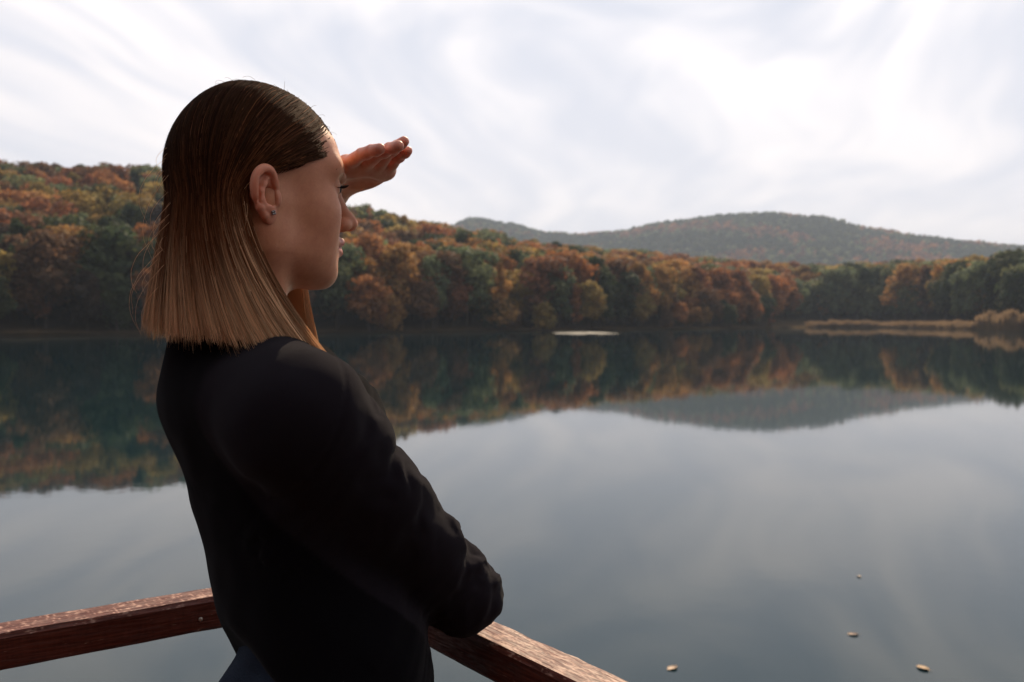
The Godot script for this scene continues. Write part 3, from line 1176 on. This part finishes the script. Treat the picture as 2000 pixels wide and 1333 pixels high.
func jeans_field() -> Body:
	var b := Body.new()
	var axes := Basis(FACING, Vector3.UP, RIGHT)
	b.ball(HIPS + Vector3.UP * -0.02 + FACING * -0.012, Vector3(0.088, 0.13, 0.112), 0.03, 0, 0, axes)
	b.ball(HIPS + Vector3.UP * -0.085 + FACING * -0.043 + RIGHT * 0.050, Vector3(0.085, 0.095, 0.068), 0.03, 0, 0, axes)
	b.ball(HIPS + Vector3.UP * -0.085 + FACING * -0.043 + RIGHT * -0.050, Vector3(0.085, 0.095, 0.068), 0.03, 0, 0, axes)
	for s in [-1, 1]:
		var hip: Vector3 = HIPS + RIGHT * 0.075 * s + Vector3.UP * -0.10
		var knee: Vector3 = BASE + RIGHT * 0.085 * s + Vector3(0, 0.50, 0) + FACING * 0.03
		var ankle: Vector3 = BASE + RIGHT * 0.09 * s + Vector3(0, 0.10, 0)
		b.capsule(hip, knee, 0.085, 0.062, 0.03)
		b.capsule(knee, ankle, 0.062, 0.050, 0.02)
	var wr := FastNoiseLite.new()
	wr.seed = 8
	wr.frequency = 1.0
	b.bend = func(p: Vector3) -> float:
		return -0.004 * wr.get_noise_3d(p.x * 14.0, p.y * 30.0, p.z * 14.0)
	return b

# ---------------------------------------------------------------- hair

var skull := Vector3(-0.006, 0.030, 0)

func on_skull(d: Vector3, lift: float) -> Vector3:
	var r := Vector3(lerpf(0.0870, 0.1030, smoothstep(-0.5, 0.5, d.x)), 0.0980, 0.0800)
	return skull + d * (r + Vector3.ONE * lift)

func ends(u: float, far: bool) -> Vector3:
	var near_ends := [Vector3(0.070, -0.192, 0.072), Vector3(-0.018, -0.160, 0.096), Vector3(-0.070, -0.150, 0.086), Vector3(-0.104, -0.147, 0.050), Vector3(-0.117, -0.140, 0.0)]
	var far_ends := [Vector3(0.096, -0.176, -0.056), Vector3(0.060, -0.172, -0.084), Vector3(-0.030, -0.155, -0.098), Vector3(-0.092, -0.148, -0.060), Vector3(-0.117, -0.140, 0.0)]
	var list: Array = far_ends if far else near_ends
	var x := clampf(u, 0.0, 1.0) * 4.0
	var i := mini(int(x), 3)
	var p0: Vector3 = list[maxi(i - 1, 0)]
	var p3: Vector3 = list[mini(i + 2, 4)]
	var a: Vector3 = list[i]
	return a.cubic_interpolate(list[i + 1], p0, p3, x - i)

# a lock of hair: u from the face (0) to the back (1), s from root (0) to end (1)
func hair_path(u: float, far: bool, s: float, lift: float) -> Vector3:
	var root_angle := deg_to_rad(lerpf(34.0, 148.0, pow(clampf(u, 0, 1), 0.75)))
	var root := Vector3(cos(root_angle), sin(root_angle), 0.0)
	var turn := deg_to_rad(lerpf(42.0 if far else 107.0, 180.0, pow(clampf(u, 0, 1), 0.9)))
	var low := -0.26
	var flat := sqrt(1.0 - low * low)
	var side := Vector3(cos(turn) * flat, low, sin(turn) * flat * (-1.0 if far else 1.0))
	const SPLIT := 0.46
	if s < SPLIT:
		var w := s / SPLIT
		var sag := 1.0
		if not far:
			sag = 1.0 - 0.10 * sin(PI * w) * (1.0 - smoothstep(0.0, 0.35, u))
		var d := root.slerp(side, w * (0.85 + 0.15 * w))
		if not far:
			var edge := clampf(-u * 16.0, -0.2, 1.0)
			d = (d + Vector3(0.16, -0.20, 0.0) * (1.0 + edge * 0.45) * sin(PI * w) * (1.0 - w) * (1.0 - smoothstep(0.0, 0.40, u))).normalized()
		return behind_ear(on_skull(d, lift * minf(1.0, 0.4 + w)) * Vector3(1, 1, sag), far)
	var v := (s - SPLIT) / (1.0 - SPLIT)
	var a := on_skull(side, lift)
	var e := ends(u, far)
	var outward := Vector3(e.x + 0.02, 0, e.z).normalized()
	e += outward * (lift - 0.004)
	var c := a + Vector3(0, -0.070, 0) + Vector3(outward.x, 0, outward.z) * lerpf(-0.002, 0.009, smoothstep(0.2, 0.7, u))
	return behind_ear(a * (1 - v) * (1 - v) + c * 2.0 * v * (1 - v) + e * v * v, far)

func behind_ear(p: Vector3, far: bool) -> Vector3:
	# hair is tucked in close where it passes behind the ear
	if not far:
		p.z -= 0.013 * exp(-pow((p.x + 0.014) / 0.017, 2.0) - pow((p.y - 0.006) / 0.026, 2.0))
	return p

func hair_tone(u: float, s: float, t: float, far: bool) -> Color:
	# dark brown at the roots, fair towards the ends
	var dark := Color(0.048, 0.023, 0.0135)
	var middle := Color(0.200, 0.078, 0.036)
	var fair := Color(0.72, 0.45, 0.265)
	var k := clampf((s - 0.34) / 0.64 + (t - 0.5) * 0.46 + 0.16 * (1.0 - smoothstep(0.0, 0.45, u)), 0.0, 1.0)
	if t > 0.90:
		k = maxf(k, 0.25 + 0.3 * s)
	if far:
		k = clampf(k * 1.15 + 0.05, 0, 1)
	var c := dark.lerp(middle, smoothstep(0.0, 0.5, k)).lerp(fair, smoothstep(0.42, 1.0, k))
	c = c * (0.55 + 0.9 * fmod(t * 7.31, 1.0))
	c.a = 1.0
	return c

func make_hair(place: Transform3D, root: Node3D) -> void:
	var r := RandomNumberGenerator.new()
	r.seed = 33
	var wave := FastNoiseLite.new()
	wave.seed = 4
	wave.frequency = 1.0
	# the body of the hair under the strands
	var shell := fresh()
	for far in [false, true]:
		for layer in 2:
			var at: int = shell[0].size()
			var us := 60
			var ss := 40
			for i in us + 1:
				for j in ss + 1:
					var u := i / float(us)
					var s := lerpf(0.0, 0.945 - 0.05 * absf(sin(i * 1.7)), j / float(ss))
					var lift := -0.003 - layer * 0.008 * smoothstep(0.3, 0.9, s)
					var p := hair_path(u, far, s, lift)
					p += (p - Vector3(-0.02, p.y, 0)).normalized() * 0.0018 * wave.get_noise_2d(u * 40.0, s * 2.0)
					var nrm := (p - Vector3(-0.01, minf(p.y, 0.03), 0)).normalized()
					shell[0].append(place * p)
					shell[1].append(place.basis * nrm)
					var c := hair_tone(u, s, 0.40, far) * 0.7
					c.a = 1.0
					shell[3].append(c)
			for i in us:
				for j in ss:
					var a := at + i * (ss + 1) + j
					var b := a + ss + 1
					shell[2].append_array([a, b, a + 1, b, b + 1, a + 1] if far else [a, a + 1, b, b, a + 1, b + 1])
	var cap := StandardMaterial3D.new()
	cap.vertex_color_use_as_albedo = true
	cap.roughness = 0.7
	cap.metallic_specular = 0.15
	cap.backlight_enabled = true
	cap.backlight = Color(0.3, 0.3, 0.3)
	var hair := part("hair", array_mesh(shell[0], shell[1], shell[2], shell[3]), cap, root)
	# strands gathered in locks
	var st := fresh()
	var locks := []
	for i in 300:
		var far := i % 5 > 2
		var u := pow(r.randf(), 1.35)
		locks.append([u, far, r.randf(), r.randf_range(-0.005, 0.007), r.randf_range(-0.040, 0.016), r.randf()])
	var strand := func(u: float, far: bool, s0: float, s1: float, lift: float, width: float, tone: float, lock: Array, tight: float) -> void:
		var steps := 18
		var at: int = st[0].size()
		var seed_ := r.randf() * 100.0
		var tilt := r.randf_range(-0.75, 0.75)
		for j in steps + 1:
			var s := lerpf(s0, s1, j / float(steps))
			var pull := tight * smoothstep(0.40, 1.0, s)
			var uu := lerpf(u, lock[0], pull)
			uu += 0.006 * wave.get_noise_2d(seed_, s * 3.0)
			var p := hair_path(clampf(uu, -0.06, 1.0), far, s, lift + lock[3] * smoothstep(0.3, 1.0, s) + 0.0015 * wave.get_noise_2d(s * 5.0, seed_))
			var q := hair_path(clampf(uu, -0.06, 1.0), far, minf(s + 0.02, 1.02), lift)
			if uu > 1.0:
				p.z += (uu - 1.0) * 0.1
			var dir := (q - p).normalized()
			var nrm := (p - Vector3(-0.01, minf(p.y, 0.03), 0)).normalized()
			var sd := dir.cross(nrm).normalized() * width * lerpf(1.0, 0.35, smoothstep(0.75, 1.0, j / float(steps)))
			if s0 > 0.04:
				sd *= lerpf(0.15, 1.0, smoothstep(0.0, 0.3, j / float(steps)))
			var c := hair_tone(u, s, tone, far)
			for k in [-1.0, 1.0]:
				st[0].append(place * (p + sd * k))
				st[1].append(place.basis * (nrm + sd.normalized() * (k * 0.4 + tilt)).normalized())
				st[3].append(c)
		for j in steps:
			var a := at + j * 2
			st[2].append_array([a, a + 2, a + 1, a + 1, a + 2, a + 3])
	for i in 13000:
		var lock: Array = locks[r.randi() % locks.size()]
		var u := clampf(lock[0] + r.randfn() * 0.035, -0.045, 1.0)
		var s0 := r.randf_range(0.0, 0.03) if r.randf() < 0.85 else r.randf_range(0.05, 0.3)
		if u < 0.06 and not lock[1]:
			s0 = pow(r.randf(), 1.6) * 0.20
		var len_: float = 0.985 + lock[4] + r.randfn() * 0.020
		strand.call(u, lock[1], s0, len_, r.randf_range(-0.0015, 0.0035), r.randf_range(0.00022, 0.00048), clampf(lock[2] * 0.8 + r.randf() * 0.2, 0, 1), lock, r.randf_range(0.40, 0.92))
	var m := StandardMaterial3D.new()
	m.vertex_color_use_as_albedo = true
	m.roughness = 0.72
	m.metallic_specular = 0.07
	m.backlight_enabled = true
	m.backlight = Color(0.8, 0.8, 0.8)
	var strands := part("strands", array_mesh(st[0], st[1], st[2], st[3]), m, hair)
	strands.set_meta("kind", "stuff")
	# loose hairs that stand away
	var loose := fresh()
	for i in 34:
		var u := r.randf_range(0.80, 1.0) if i % 5 else r.randf_range(0.0, 0.05)
		var far := i % 4 == 0
		var s := r.randf_range(0.25, 0.85)
		var p := hair_path(u, far, s, 0.002)
		var q := hair_path(u, far, minf(s + 0.05, 1.0), 0.002)
		var nrm := (p - Vector3(-0.01, minf(p.y, 0.03), 0)).normalized()
		var dir := (q - p).normalized()
		var path := PackedVector3Array()
		var curl := r.randf_range(-1.0, 1.0)
		var reach := r.randf_range(0.015, 0.085) if i % 3 else r.randf_range(0.01, 0.025)
		for j in 12:
			var t := j / 11.0
			path.append(place * (p + dir * t * reach * 1.2 + nrm * reach * sin(t * PI * r.randf_range(0.75, 0.80)) * 0.45 + dir.cross(nrm) * curl * reach * t * t * 0.6))
		tube(loose, path, 0.00017, 0.00008, hair_tone(u, 0.85, 0.8, far), 4)
	for i in 260:
		# the soft edge of the hair above temple and forehead
		var u := r.randf_range(-0.05, 0.03)
		var s := r.randf_range(0.0, 0.36)
		var p := hair_path(u, false, s, -0.001)
		var q := hair_path(u, false, s + 0.06, -0.001)
		var nrm := (p - skull).normalized()
		var along := (q - p).normalized()
		var down := nrm.cross(along).normalized()
		down = down if down.y < 0 else -down
		var path := PackedVector3Array()
		var reach := r.randf_range(0.008, 0.024)
		for j in 7:
			var t := j / 6.0
			path.append(place * (p + along * t * reach + down * reach * r.randf_range(0.28, 0.32) * t * (1.4 - t) - nrm * 0.0008 * t))
		tube(loose, path, 0.00022, 0.00007, hair_tone(u, 0.25, r.randf() * 0.8, false), 3)
	for i in 44:
		# short hairs along the crown and the hairline
		var u := r.randf_range(0.0, 0.5)
		var far := i % 2 == 0
		var s := r.randf_range(0.0, 0.10)
		var p := hair_path(u, far, s, 0.001)
		var q := hair_path(u, far, s + 0.08, 0.001)
		var nrm := (p - skull).normalized()
		var path := PackedVector3Array()
		var reach := r.randf_range(0.005, 0.022)
		for j in 8:
			var t := j / 7.0
			path.append(place * (p + (q - p).normalized() * t * reach * 1.5 + nrm * reach * 0.38 * sin(t * 2.2) + Vector3(0, 0, curl_of(i) * reach * t * t)))
		tube(loose, path, 0.00020, 0.00010, hair_tone(u, 0.6, 0.6, far), 4)
	var lo := part("loose_hairs", array_mesh(loose[0], loose[1], loose[2], loose[3]), m, hair)
	lo.set_meta("kind", "stuff")

func curl_of(i: int) -> float:
	return sin(i * 12.9898) * 0.8

# ---------------------------------------------------------------- putting her together

func make_person() -> void:
	var root := thing("person", "woman in a black jacket leaning on the rail, shading her eyes with one hand", "person", BASE)
	var world := Transform3D(Basis.IDENTITY, -BASE)
	var head := Transform3D(Basis(FACING, Vector3.UP, RIGHT), HEAD - BASE)
	var skin := Color(0.62, 0.275, 0.158)
	var tint := func(p: Vector3, _n: Vector3) -> Color:
		var c := skin
		# lips
		var z := absf(p.z)
		var lip := smoothstep(0.0105, 0.0065, absf(p.y + 0.0472 - 0.001 * z / 0.02) - 0.003 * (1.0 - z / 0.024)) * smoothstep(0.026, 0.020, z) * smoothstep(0.084, 0.089, p.x)
		c = c.lerp(Color(0.37, 0.105, 0.085), lip * 0.85)
		# a little colour on nose and cheek
		var blush := exp(-(p - Vector3(0.085, -0.018, 0.035 * signf(p.z))).length_squared() / 0.0006)
		c = c.lerp(Color(0.62, 0.23, 0.14), 0.35 * blush)
		# uneven skin
		var mottle := noise.get_noise_3d(p.x * 60.0, p.y * 60.0, p.z * 60.0) * 0.16 + fine.get_noise_3d(p.x * 420.0, p.y * 420.0, p.z * 420.0) * 0.07
		return Color(c.r * (1.0 + mottle * 0.6), c.g * (1.0 + mottle), c.b * (1.0 + mottle))
	var hand_tint := func(p: Vector3, _n: Vector3) -> Color:
		var t := (p - WRIST).dot(FINGERS)
		var c := Color(0.70, 0.385, 0.265).lerp(Color(0.68, 0.27, 0.19), smoothstep(0.10, 0.16, t) * 0.7)
		var mottle := noise.get_noise_3d(p.x * 90.0, p.y * 90.0, p.z * 90.0) * 0.25
		return Color(c.r * (1.0 + mottle * 0.4), c.g * (1.0 + mottle), c.b * (1.0 + mottle))
	var ear_tint := func(_p: Vector3, _n: Vector3) -> Color:
		return skin.lerp(Color(0.62, 0.22, 0.14), 0.6)
	var plain := func(_p: Vector3, _n: Vector3) -> Color:
		return skin
	var body := fresh()
	add_surface(body, head_field().surface(Vector3(-0.10, -0.215, -0.085), Vector3(0.135, 0.125, 0.085), 0.0022), head, tint)
	var ear_place := head * Transform3D(Basis.from_scale(Vector3.ONE * 0.92), Vector3(-0.010, -0.031, 0.068) * 0.08)
	add_surface(body, ear_field().surface(Vector3(-0.036, -0.040, 0.056), Vector3(0.010, 0.038, 0.092), 0.00095), ear_place, ear_tint)
	var far_ear := ear_place * Transform3D(Basis.from_scale(Vector3(1, 1, -1)), Vector3(0, 0, -0.0118))
	var ear2 := ear_field().surface(Vector3(-0.036, -0.040, 0.056), Vector3(0.010, 0.038, 0.092), 0.002)
	var flipped := PackedInt32Array()
	for i in range(0, ear2[2].size(), 3):
		flipped.append_array([ear2[2][i], ear2[2][i + 2], ear2[2][i + 1]])
	ear2[2] = flipped
	add_surface(body, ear2, far_ear, ear_tint)
	var hb := raised_hand().surface(WRIST + Vector3(-0.09, -0.075, -0.09), WRIST + Vector3(0.155, 0.105, 0.175), 0.0017)
	add_surface(body, hb, world, hand_tint)
	add_surface(body, lower_hand().surface(HAND_NEAR - Vector3.ONE * 0.21, HAND_NEAR + Vector3.ONE * 0.12, 0.003), world, plain)
	add_surface(body, under_body().surface(Vector3(-0.55, 1.38, -1.60), Vector3(0.05, 2.95, -0.80), 0.014), world, plain)
	part("body", array_mesh(body[0], body[1], body[2], body[3]), smooth_skin(0.52, 0.14), root)

	# clothes
	var black := func(_p: Vector3, _n: Vector3) -> Color:
		return Color.WHITE
	var jk := fresh()
	var arm_dir := (ELBOW_NEAR - SHOULDER_NEAR).normalized()
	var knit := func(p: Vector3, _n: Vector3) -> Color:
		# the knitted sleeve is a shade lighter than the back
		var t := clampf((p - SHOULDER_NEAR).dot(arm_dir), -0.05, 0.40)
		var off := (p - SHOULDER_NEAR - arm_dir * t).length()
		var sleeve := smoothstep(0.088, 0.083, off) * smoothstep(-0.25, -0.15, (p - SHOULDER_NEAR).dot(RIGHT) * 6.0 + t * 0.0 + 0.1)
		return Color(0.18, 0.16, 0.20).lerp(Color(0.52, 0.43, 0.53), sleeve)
	add_surface(jk, jacket_field().surface(Vector3(-0.52, 2.20, -1.50), Vector3(0.06, 2.96, -0.78), 0.0046, 0.012), world, knit)
	var cloth := paint(Color(0.025, 0.0245, 0.0255), 0.95, 0.04)
	cloth.vertex_color_use_as_albedo = true
	cloth.rim_enabled = true
	cloth.rim = 0.09
	cloth.rim_tint = 0.0
	var wt := NoiseTexture2D.new()
	wt.width = 256
	wt.height = 256
	wt.seamless = true
	wt.as_normal_map = true
	wt.bump_strength = 8.0
	var wn := FastNoiseLite.new()
	wn.frequency = 0.12
	wt.noise = wn
	cloth.normal_enabled = true
	cloth.normal_texture = wt
	cloth.normal_scale = 0.25
	cloth.uv1_triplanar = true
	cloth.uv1_scale = Vector3.ONE * 34.0
	var jacket := part("jacket", array_mesh(jk[0], jk[1], jk[2], jk[3]), cloth, root)
	jacket.set_meta("label", "black knit jacket with wrinkled sleeves")
	var jn := fresh()
	add_surface(jn, jeans_field().surface(Vector3(-0.42, 1.46, -1.26), Vector3(0.0, 2.50, -0.80), 0.008, 0.006), world, black)
	var denim := paint(Color(0.016, 0.022, 0.036), 0.9, 0.2)
	denim.normal_enabled = true
	denim.normal_texture = wt
	denim.normal_scale = 0.4
	denim.uv1_triplanar = true
	denim.uv1_scale = Vector3.ONE * 10.0
	var jeans := part("jeans", array_mesh(jn[0], jn[1], jn[2]), denim, root)
	jeans.set_meta("label", "dark blue denim jeans")
	for s in [-1, 1]:
		var shoe := Body.new()
		var heel: Vector3 = RIGHT * 0.09 * s + Vector3(0, 0.045, 0)
		shoe.capsule(heel, heel + FACING * 0.15 + Vector3(0, -0.005, 0), 0.042, 0.038, 0.02)
		shoe.capsule(heel, heel + Vector3(0, 0.05, 0), 0.042, 0.045, 0.02)
		var sh := fresh()
		add_surface(sh, shoe.surface(heel - Vector3(0.22, 0.06, 0.22), heel + Vector3(0.22, 0.12, 0.22), 0.008), Transform3D.IDENTITY, black)
		part("shoe", array_mesh(sh[0], sh[1], sh[2]), paint(Color(0.02, 0.02, 0.022), 0.6), root)

	make_hair(head, root)

	# eyes, lashes, brows
	for s in [1, -1]:
		var ball := SphereMesh.new()
		ball.radius = 0.0117
		ball.height = 0.0234
		var eye := part("eye", ball, paint(Color(0.55, 0.48, 0.43), 0.15, 0.5), root)
		eye.transform = head * Transform3D(Basis.IDENTITY, Vector3(0.0742, 0.0172, 0.0315 * s))
		var iris := CylinderMesh.new()
		iris.top_radius = 0.0056
		iris.bottom_radius = 0.0062
		iris.height = 0.0016
		var ir := part("iris", iris, paint(Color(0.07, 0.09, 0.10), 0.2), eye)
		ir.transform = Transform3D(Basis(Vector3(0, 0, 1), -PI / 2), Vector3(0.0110, 0.0, 0))
		var lash := fresh()
		for i in 34:
			var t := i / 33.0
			var z: float = s * lerpf(0.0195, 0.0450, t)
			var x := 0.0868 - 0.0105 * pow(absf(t - 0.35) * 1.5, 2.0)
			var p := Vector3(x, 0.0195 - 0.003 * t, z)
			var path := PackedVector3Array()
			var l := 0.0085 * (0.75 + 0.4 * sin(PI * t))
			for j in 6:
				var q := j / 5.0
				path.append(head * (p + Vector3(l * q, -0.0010 * sin(q * 3.0) + 0.0030 * q * q, s * (t - 0.35) * l * q * 0.7)))
			tube(lash, path, 0.00042, 0.00012, Color(0.008, 0.006, 0.005), 4)
		var lm := paint(Color.WHITE, 0.5)
		lm.vertex_color_use_as_albedo = true
		part("eyelashes", array_mesh(lash[0], lash[1], lash[2], lash[3]), lm, root)
		var brow := fresh()
		for i in 150:
			var t := pow(rng.randf(), 0.8)
			var z: float = s * lerpf(0.012, 0.050, t)
			var y := 0.0375 + 0.0045 * sin(PI * minf(t * 1.25, 1.0)) - 0.004 * t * t + rng.randfn() * 0.0013 * (1.2 - t)
			var x := 0.0972 - 9.3 * z * z
			var path := PackedVector3Array()
			for j in 4:
				var q := j / 3.0
				path.append(head * Vector3(x - 0.0016 * q * t, y + 0.0012 * q, z + s * 0.0050 * q))
			tube(brow, path, 0.00022, 0.00010, Color(0.045, 0.026, 0.016), 3)
		part("eyebrow", array_mesh(brow[0], brow[1], brow[2], brow[3]), lm, root)

	# a stud of four small stones in her ear
	var at := Vector3(-0.0062, -0.0200, 0.0770)
	var steel := paint(Color(0.55, 0.53, 0.50), 0.25)
	steel.metallic = 1.0
	var disc := CylinderMesh.new()
	disc.top_radius = 0.0024
	disc.bottom_radius = 0.0030
	disc.height = 0.0014
	var stud := part("earring", disc, steel, root)
	stud.transform = head * Transform3D(Basis.from_scale(Vector3.ONE * 0.82) * Basis(Vector3(0, 1, 0), 0.3) * Basis(Vector3(1, 0, 0), PI / 2), at)
	stud.set_meta("label", "small silver stud earring of four stones")
	for i in 4:
		var ball := SphereMesh.new()
		ball.radius = 0.0016
		ball.height = 0.0032
		ball.radial_segments = 16
		ball.rings = 8
		var stone := part("stone", ball, paint(Color(0.25, 0.23, 0.22), 0.08, 0.8), stud)
		stone.position = Vector3(cos(i * PI / 2 + 0.5) * 0.0020, 0.0012, sin(i * PI / 2 + 0.5) * 0.0020)

# ---------------------------------------------------------------- the deck and its railing

const RAIL_TOP := 2.43
const CORNER := Vector3(-0.228, 0, -1.449)        # outer corner of the railing
const ALONG_LEFT := Vector3(-0.809, 0, 0.588)
const ALONG_RIGHT := Vector3(0.588, 0, 0.809)

func worn_paint(seed_: int, worn: float, across: bool) -> ImageTexture:
	# red-brown paint on sawn timber, rubbed through to pale wood; u along the beam, v across it
	var w := 1024
	var h := 128
	var im := Image.create(w, h, false, Image.FORMAT_RGB8)
	var nz := FastNoiseLite.new()
	nz.seed = seed_
	nz.frequency = 1.0
	nz.fractal_octaves = 3
	for y in h:
		for x in w:
			var u := x / float(w) * 2.6     # metres
			var v := y / float(h) * 0.06
			var grain := nz.get_noise_2d(u * 14.0, v * 900.0)
			var saw := nz.get_noise_2d(u * 420.0, v * 30.0 + 40.0)
			var patch := nz.get_noise_2d(u * 26.0 + 9.0, v * 80.0 + 3.0)
			var fleck := nz.get_noise_2d(u * 120.0, v * 340.0 + 70.0)
			var k := patch * 0.9 + fleck * 0.75 + (saw * 0.9 if across else grain * 0.5) + (worn - 0.5) * 1.4
			var bare := smoothstep(0.05, 0.40, k)
			var c := Color(0.135, 0.031, 0.017).lerp(Color(0.070, 0.016, 0.009), clampf(0.5 + grain * 1.6, 0, 1))
			c = c.lerp(Color(0.42, 0.250, 0.185), bare * 0.80)
			c = c * (1.0 + 0.25 * saw)
			c.a = 1.0
			im.set_pixel(x, y, c.linear_to_srgb())
	return ImageTexture.create_from_image(im)

func timber(tex: Texture2D) -> StandardMaterial3D:
	var m := paint(Color.WHITE, 0.62, 0.4)
	m.albedo_texture = tex
	var nt := NoiseTexture2D.new()
	nt.width = 512
	nt.height = 128
	nt.seamless = true
	nt.as_normal_map = true
	nt.bump_strength = 6.0
	var fn := FastNoiseLite.new()
	fn.frequency = 0.05
	nt.noise = fn
	m.normal_enabled = true
	m.normal_texture = nt
	m.normal_scale = 0.5
	return m

func beam(called: String, from: Vector3, along: Vector3, length: float, inward: Vector3, wide: float, tall: float, top: Material, side: Material, edge: Material, parent: Node, seed_: int) -> void:
	# a slightly irregular sawn beam with broken edges; `from` is the outer top corner line
	var r := RandomNumberGenerator.new()
	r.seed = seed_
	var nz := FastNoiseLite.new()
	nz.seed = seed_
	nz.frequency = 1.0
	var steps := int(length / 0.02)
	var lists := [fresh(), fresh(), fresh()]
	var uvs := [PackedVector2Array(), PackedVector2Array(), PackedVector2Array()]
	var ch := 0.0045
	# outline across the beam: (in, down) with which list each face goes to
	for f in 8:
		var p: Array = [[ch, 0.0], [wide - ch, 0.0], [wide, ch * 1.2], [wide, tall - ch], [wide - ch, tall], [ch, tall], [0.0, tall - ch], [0.0, ch]]
		var a: Array = p[f]
		var b: Array = p[(f + 1) % 8]
		var which: int = 0 if f == 0 else (2 if f in [1, 7] else 1)
		var to: Array = lists[which]
		var at: int = to[0].size()
		var fa := Vector3.UP * -float(a[1]) + inward * float(a[0])
		var fb := Vector3.UP * -float(b[1]) + inward * float(b[0])
		var nrm := (fb - fa).cross(along).normalized()
		var mid := inward * wide * 0.5 + Vector3.UP * -tall * 0.5
		if nrm.dot((fa + fb) * 0.5 - mid) < 0:
			nrm = -nrm
		for i in steps + 1:
			var t := length * i / steps
			for k in 2:
				var e: Array = a if k == 0 else b
				var corner: int = (f + k) % 8
				var j := 0.0011 * nz.get_noise_2d(t * 38.0, corner * 7.0) + 0.0015 * nz.get_noise_2d(t * 5.0, corner * 3.0)
				var o: Vector3 = inward * float(e[0]) + Vector3.UP * -float(e[1])
				o += (o - mid).normalized() * j
				to[0].append(from + along * t + o)
				to[1].append(nrm)
				to[3].append(Color.WHITE)
				var v := float(e[0]) / 0.06 if which != 1 else (float(e[1]) + float(e[0])) / 0.06
				uvs[which].append(Vector2(t / 2.6, v))
		for i in steps:
			var q := at + i * 2
			var flip: bool = (to[0][q + 1] - to[0][q]).cross(along).dot(nrm) < 0
			to[2].append_array([q, q + 1, q + 2, q + 1, q + 3, q + 2] if flip else [q, q + 2, q + 1, q + 1, q + 2, q + 3])
	# the sawn ends
	for end in 2:
		var to: Array = lists[1]
		var at: int = to[0].size()
		for e in [[ch, 0.0], [wide - ch, 0.0], [wide, ch], [wide, tall - ch], [wide - ch, tall], [ch, tall], [0.0, tall - ch], [0.0, ch]]:
			to[0].append(from + along * (length * end) + inward * float(e[0]) + Vector3.UP * -float(e[1]))
			to[1].append(along * (1.0 if end else -1.0))
			to[3].append(Color.WHITE)
			uvs[1].append(Vector2(e[0], e[1]) / 0.06)
		for i in range(1, 7):
			to[2].append_array([at, at + i, at + i + 1])
	var rail := part(called, array_mesh(lists[1][0], lists[1][1], lists[1][2], lists[1][3], uvs[1]), side, parent)
	part("top_face", array_mesh(lists[0][0], lists[0][1], lists[0][2], lists[0][3], uvs[0]), top, rail)
	part("worn_edge", array_mesh(lists[2][0], lists[2][1], lists[2][2], lists[2][3], uvs[2]), edge, rail)

func make_deck() -> void:
	var worn_top := timber(worn_paint(3, 0.56, false))
	var sawn_top := timber(worn_paint(8, 0.38, true))
	var sides := timber(worn_paint(14, 0.02, false))
	var edge := timber(worn_paint(19, 0.30, false))
	var in_left := Vector3(0.588, 0, 0.809)
	var in_right := Vector3(-0.809, 0, 0.588)
	var a := thing("deck_rail", "red-brown worn wooden rail running left behind the woman", "railing", Vector3(0, 0, 0), "rails of the deck")
	beam("beam", CORNER + Vector3(0, RAIL_TOP, 0), ALONG_LEFT, 2.6, in_left, 0.0535, 0.044, sawn_top, sides, edge, a, 1)
	var b := thing("deck_rail", "red-brown rail with peeling paint running right under her elbow", "railing", Vector3(0, 0, 0), "rails of the deck")
	beam("beam", CORNER + ALONG_RIGHT * 0.0545 + Vector3(0, RAIL_TOP, 0), ALONG_RIGHT, 2.6, in_right, 0.0525, 0.0455, worn_top, sides, edge, b, 2)
	var steel := paint(Color(0.42, 0.36, 0.30), 0.4)
	steel.metallic = 0.7
	var nail := SphereMesh.new()
	nail.radius = 0.0030
	nail.height = 0.0060
	var nl := part("nail", nail, steel, a)
	nl.position = CORNER + ALONG_LEFT * 0.268 + in_left * 0.0535 + Vector3(0, RAIL_TOP - 0.026, 0)
	# posts under the rails, and the boards of the deck
	var posts := [[CORNER + in_left * 0.012 + in_right * 0.012, a], [CORNER + ALONG_LEFT * 1.9, a], [CORNER + ALONG_RIGHT * 1.9, b]]
	for p in posts:
		var box := BoxMesh.new()
		box.size = Vector3(0.07, 1.0, 0.07)
		var post := part("post", box, sides, p[1])
		post.transform = Transform3D(Basis(ALONG_RIGHT, Vector3.UP, ALONG_RIGHT.cross(Vector3.UP)), p[0] + in_left * 0.03 + in_right * 0.03 + Vector3(0, 1.886, 0))
	var deck := Node3D.new()
	deck.name = "deck"
	add_child(deck)
	tag(deck, "", "", "", "structure")
	var grey := timber(worn_paint(25, 0.30, false))
	for i in 20:
		var board := BoxMesh.new()
		board.size = Vector3(0.138, 0.035, 3.4)
		var o := part("plank", board, grey, deck)
		o.transform = Transform3D(Basis(ALONG_LEFT, Vector3.UP, ALONG_LEFT.cross(Vector3.UP)), CORNER + ALONG_LEFT * (0.0 + i * 0.146) + ALONG_RIGHT * 1.66 + Vector3(0, 1.3825 - 0.001 * (i % 3), 0))
